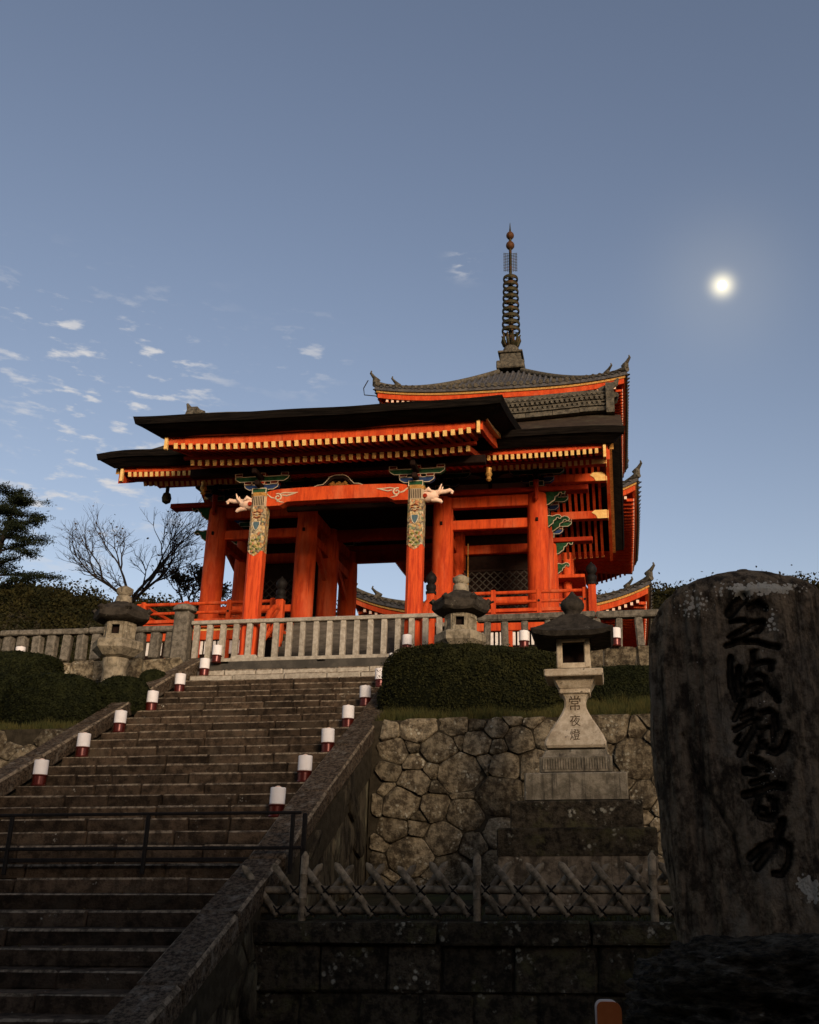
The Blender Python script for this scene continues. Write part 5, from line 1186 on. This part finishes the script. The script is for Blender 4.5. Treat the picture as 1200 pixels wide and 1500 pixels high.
# bare cherry tree
def grow(mb, p, d, l, r, depth, tips, spread, up_):
    pts = [p.copy()]; rad = [r]; q = p.copy(); dd = d.copy(); n = 5
    for i in range(n):
        dd = dd+Vector((random.gauss(0, .13), random.gauss(0, .13), random.gauss(0, .10)+up_)); dd.normalize(); q = q+dd*l/n; pts.append(q.copy()); rad.append(r*(1-.5*(i+1)/n))
        if depth > 0 and i >= 1 and random.random() < (.5 if depth > 1 else .55):
            ax = Vector((random.gauss(0, 1), random.gauss(0, 1), random.gauss(0, .6))).normalized(); nd = (dd+ax*spread).normalized()
            grow(mb, q, nd, l*random.uniform(.5, .78), r*.5, depth-1, tips, spread, up_)
    mb.tube(pts, rad, 5 if r < .03 else 8, cap=False); tips.append(q)
    if depth > 0:
        for _ in range(2):
            ax = Vector((random.gauss(0, 1), random.gauss(0, 1), random.gauss(0, .5))).normalized(); grow(mb, q, (dd+ax*spread*.8).normalized(), l*random.uniform(.55, .8), r*.5, depth-1, tips, spread, up_)
def bare_tree(label, base, seed, limbs, r, l, depth, leafn, name='bare_cherry_tree'):
    random.seed(seed); o = thing(name, tuple(base), label, 'tree'); tr = MB(); bp = Vector(base); top = bp+Vector((0, 0, limbs[0]))
    tr.tube([bp, bp+Vector((.06, 0, limbs[0]*.5)), top], [r*1.3, r, r*.9], 10); part('trunk', tr, 'bark_tree', o, 60)
    mb = MB(); tips = []
    for d in limbs[1]: grow(mb, top-Vector((0, 0, .1)), Vector(d).normalized(), l, r*.55, depth, tips, .62, .03)
    part('branches', mb, 'bark_tree', o, 60)
    if leafn:
        ix = rng.integers(0, len(tips), leafn); C = np.array([tips[i][:] for i in ix])+rng.normal(size=(leafn, 3))*.07
        put('withered_leaves', leaves('withered_leaves', C, .05, 'autumn', .6), o, kind='stuff')
    random.seed(seed+1); return o
YT = 31.0; base = P(186, 905, YT)
bare_tree('leafless cherry tree with wide dark branches left of the gate', (base[0], YT, base[2]-1.2), 11, (1.75, ((-1.1, 0, 1.35), (-.25, .3, .9), (.45, -.2, .9), (1.2, .2, .7), (.8, .2, 1.0))), .12, 1.55, 4, 260)
base = P(275, 905, 33.0)
bare_tree('rusty-leaved small tree just left of the gate columns', (base[0], 33, base[2]-1), 23, (1.3, ((-.8, 0, .8), (-.1, 0, 1), (.6, .1, .8), (.9, -.2, .5))), .09, .75, 3, 3800, 'small_autumn_tree')
# pine at the left edge
def pine(label, base, H, lean):
    o = thing('pine_tree', tuple(base), label, 'tree'); b = Vector(base); tr = MB(); pts = [b+Vector((lean*t*t, 0, H*t)) for t in np.linspace(0, 1, 9)]; tr.tube(pts, [.22*(1-.8*t) for t in np.linspace(0, 1, 9)], 10); part('trunk', tr, 'bark_tree', o, 60)
    lm = MB(); C = []
    for i in range(21):
        t = .36+.62*i/21; p = b+Vector((lean*t*t, 0, H*t)); az = i*2.4+random.uniform(-.3, .3); L_ = (1.05-t)*3.6*random.uniform(.75, 1.1)+.35
        q = [p]; d = Vector((math.cos(az), math.sin(az)*.8, .22))
        for k in range(4): d = (d+Vector((random.gauss(0, .12), random.gauss(0, .12), -.06))).normalized(); q.append(q[-1]+d*L_/4)
        lm.tube(q, [.05, .04, .03, .02, .012], 6)
        for k in range(1, 5):
            for _ in range(4 if k < 4 else 5):
                c = q[k]+Vector((random.gauss(0, .22), random.gauss(0, .22), random.uniform(0, .10))); n = 70
                sp_ = rng.normal(size=(n, 3))*np.array([.17, .17, .055]); C.append(sp_+np.array(c[:]))
    part('limbs', lm, 'bark_tree', o, 60); C = np.concatenate(C); put('needles', leaves('needles', C, .075, 'pine', .22), o, kind='stuff')
bp_ = P(-30, 900, 36.0); tp_ = P(12, 716, 36.0)
random.seed(5); pine('dark pine with layered branches at the left edge of the sky', (bp_[0], 36.0, bp_[2]-1.5), float(tp_[2]-bp_[2]+1.5), .9)
# wooded hillsides
def hill(name, prof, Y, depth, seed, n, size, label):
    us = [q[0] for q in prof]; pts = [P(u, v_, Y) for u, v_ in prof]; xs = [p[0] for p in pts]; zs = [p[2] for p in pts]
    def top(x): return np.interp(x, xs, zs)
    def f(a, b):
        x = xs[0]+(xs[-1]-xs[0])*a; t = b; y = Y-depth+2*depth*t; return (x, y, 5.8+(float(top(x))-6.0)*math.sin(min(1, 2*t)*math.pi*.5)+.5*float(fbm(np.array([x*.3, y*.3, seed]), 3)))
    struct(name, MB().grid(f, 60, 16), 'earth', 80)
    x = rng.uniform(xs[0], xs[-1], n); t = rng.uniform(0, .62, n)**.8; y = Y-depth+2*depth*t
    z = 5.8+(top(x)-6.0)*np.sin(np.clip(2*t, 0, 1)*math.pi*.5)
    cl_ = fbm(np.stack([x*.8, y*.8, x*0+seed], -1), 4); z = z+np.abs(rng.normal(size=n))*.35*(1+cl_*1.6)-.1
    o = put('woodland', leaves('woodland', np.stack([x, y, z], -1), size, 'wood_far', .6), kind='stuff'); tag(o, label, 'woodland')
hill('hill_left', [(-420, 860), (-150, 850), (0, 868), (45, 862), (110, 878), (180, 892), (260, 895), (420, 905), (520, 915)], 52, 9, 1.3, 170000, .10, 'dark wooded hillside behind the left post fence')
hill('hill_right', [(780, 892), (900, 882), (960, 870), (1000, 863), (1080, 860), (1300, 856), (1500, 865)], 78, 12, 4.1, 60000, .14, 'dark wooded ridge on the skyline behind the inscribed slab')

# ================================================================== MOON
mn_ = MB(); D = 1400; c = EYE+MOON*D; r_ = D*.0045
mn_.lathe([(max(.01, r_*math.sin(math.pi*i/16)), -r_*math.cos(math.pi*i/16)) for i in range(17)], 32, tuple(c))
mm = mat('moon_surface', (1, .93, .74), None, 1, 1, 0, emit=3)
mo = thing('moon', tuple(c), 'bright pale yellow moon disc in the evening sky at right', 'moon'); part('disc', mn_, mm, mo, 80)

# ================================================================== UNSEEN HOUSES ADDED BEHIND THE VIEWER (to shade the foot of the stairs)
V['plaster'] = mat('house_plaster', (.30, .25, .18), (.24, .2, .15), 3, .9, .2); V['timber'] = mat('house_timber', (.06, .04, .028), (.04, .028, .02), 8, .8, .3)
V['pane'] = mat('shop_pane', (.03, .035, .04), None, 3, .1, 0)
for i, (hx, hwid, hz) in enumerate(((-19, 11.6, 9.5), (-6.9, 11.6, 9.6), (5.2, 11.6, 9.7), (17.3, 11.6, 9.6))):
    o = thing('shop_house', (hx, -9, 0), ['two-storey tiled shop house behind the viewer, far left', 'two-storey tiled shop house behind the viewer, left of the camera', 'two-storey tiled shop house behind the viewer, right of the camera', 'two-storey tiled shop house behind the viewer, far right'][i], 'house', 'shop houses of the lane')
    part('wall', MB().box((hx, -9, 3.2), (hwid, 7, 6.4)), 'plaster', o)
    part('roof', MB().prism([(-13.4, 6.2), (-9, hz), (-4.6, 6.2), (-4.6, 6.4), (-9, hz+.22), (-13.4, 6.4)], hx-hwid/2-.2, hx+hwid/2+.2, 'x'), 'tile', o, fix=True)
    part('shop_eave', MB().prism([(-5.5, 3.4), (-3.9, 2.9), (-3.9, 3.0), (-5.5, 3.55)], hx-hwid/2, hx+hwid/2, 'x'), 'tile', o, fix=True)
    for k in range(4):
        x = hx-hwid/2+hwid*(k+.5)/4
        wd = part('window', MB().box((x, -5.47, 4.9), (1.8, .08, 1.2), .01), 'timber', o); part('pane', MB().box((x, -5.42, 4.9), (1.6, .03, 1.0)), 'pane', wd)
        dr = part('sliding_door', MB().box((x, -5.46, 1.1), (2.2, .08, 2.2), .01), 'timber', o); part('pane', MB().box((x, -5.41, 1.3), (1.9, .03, 1.5)), 'pane', dr)
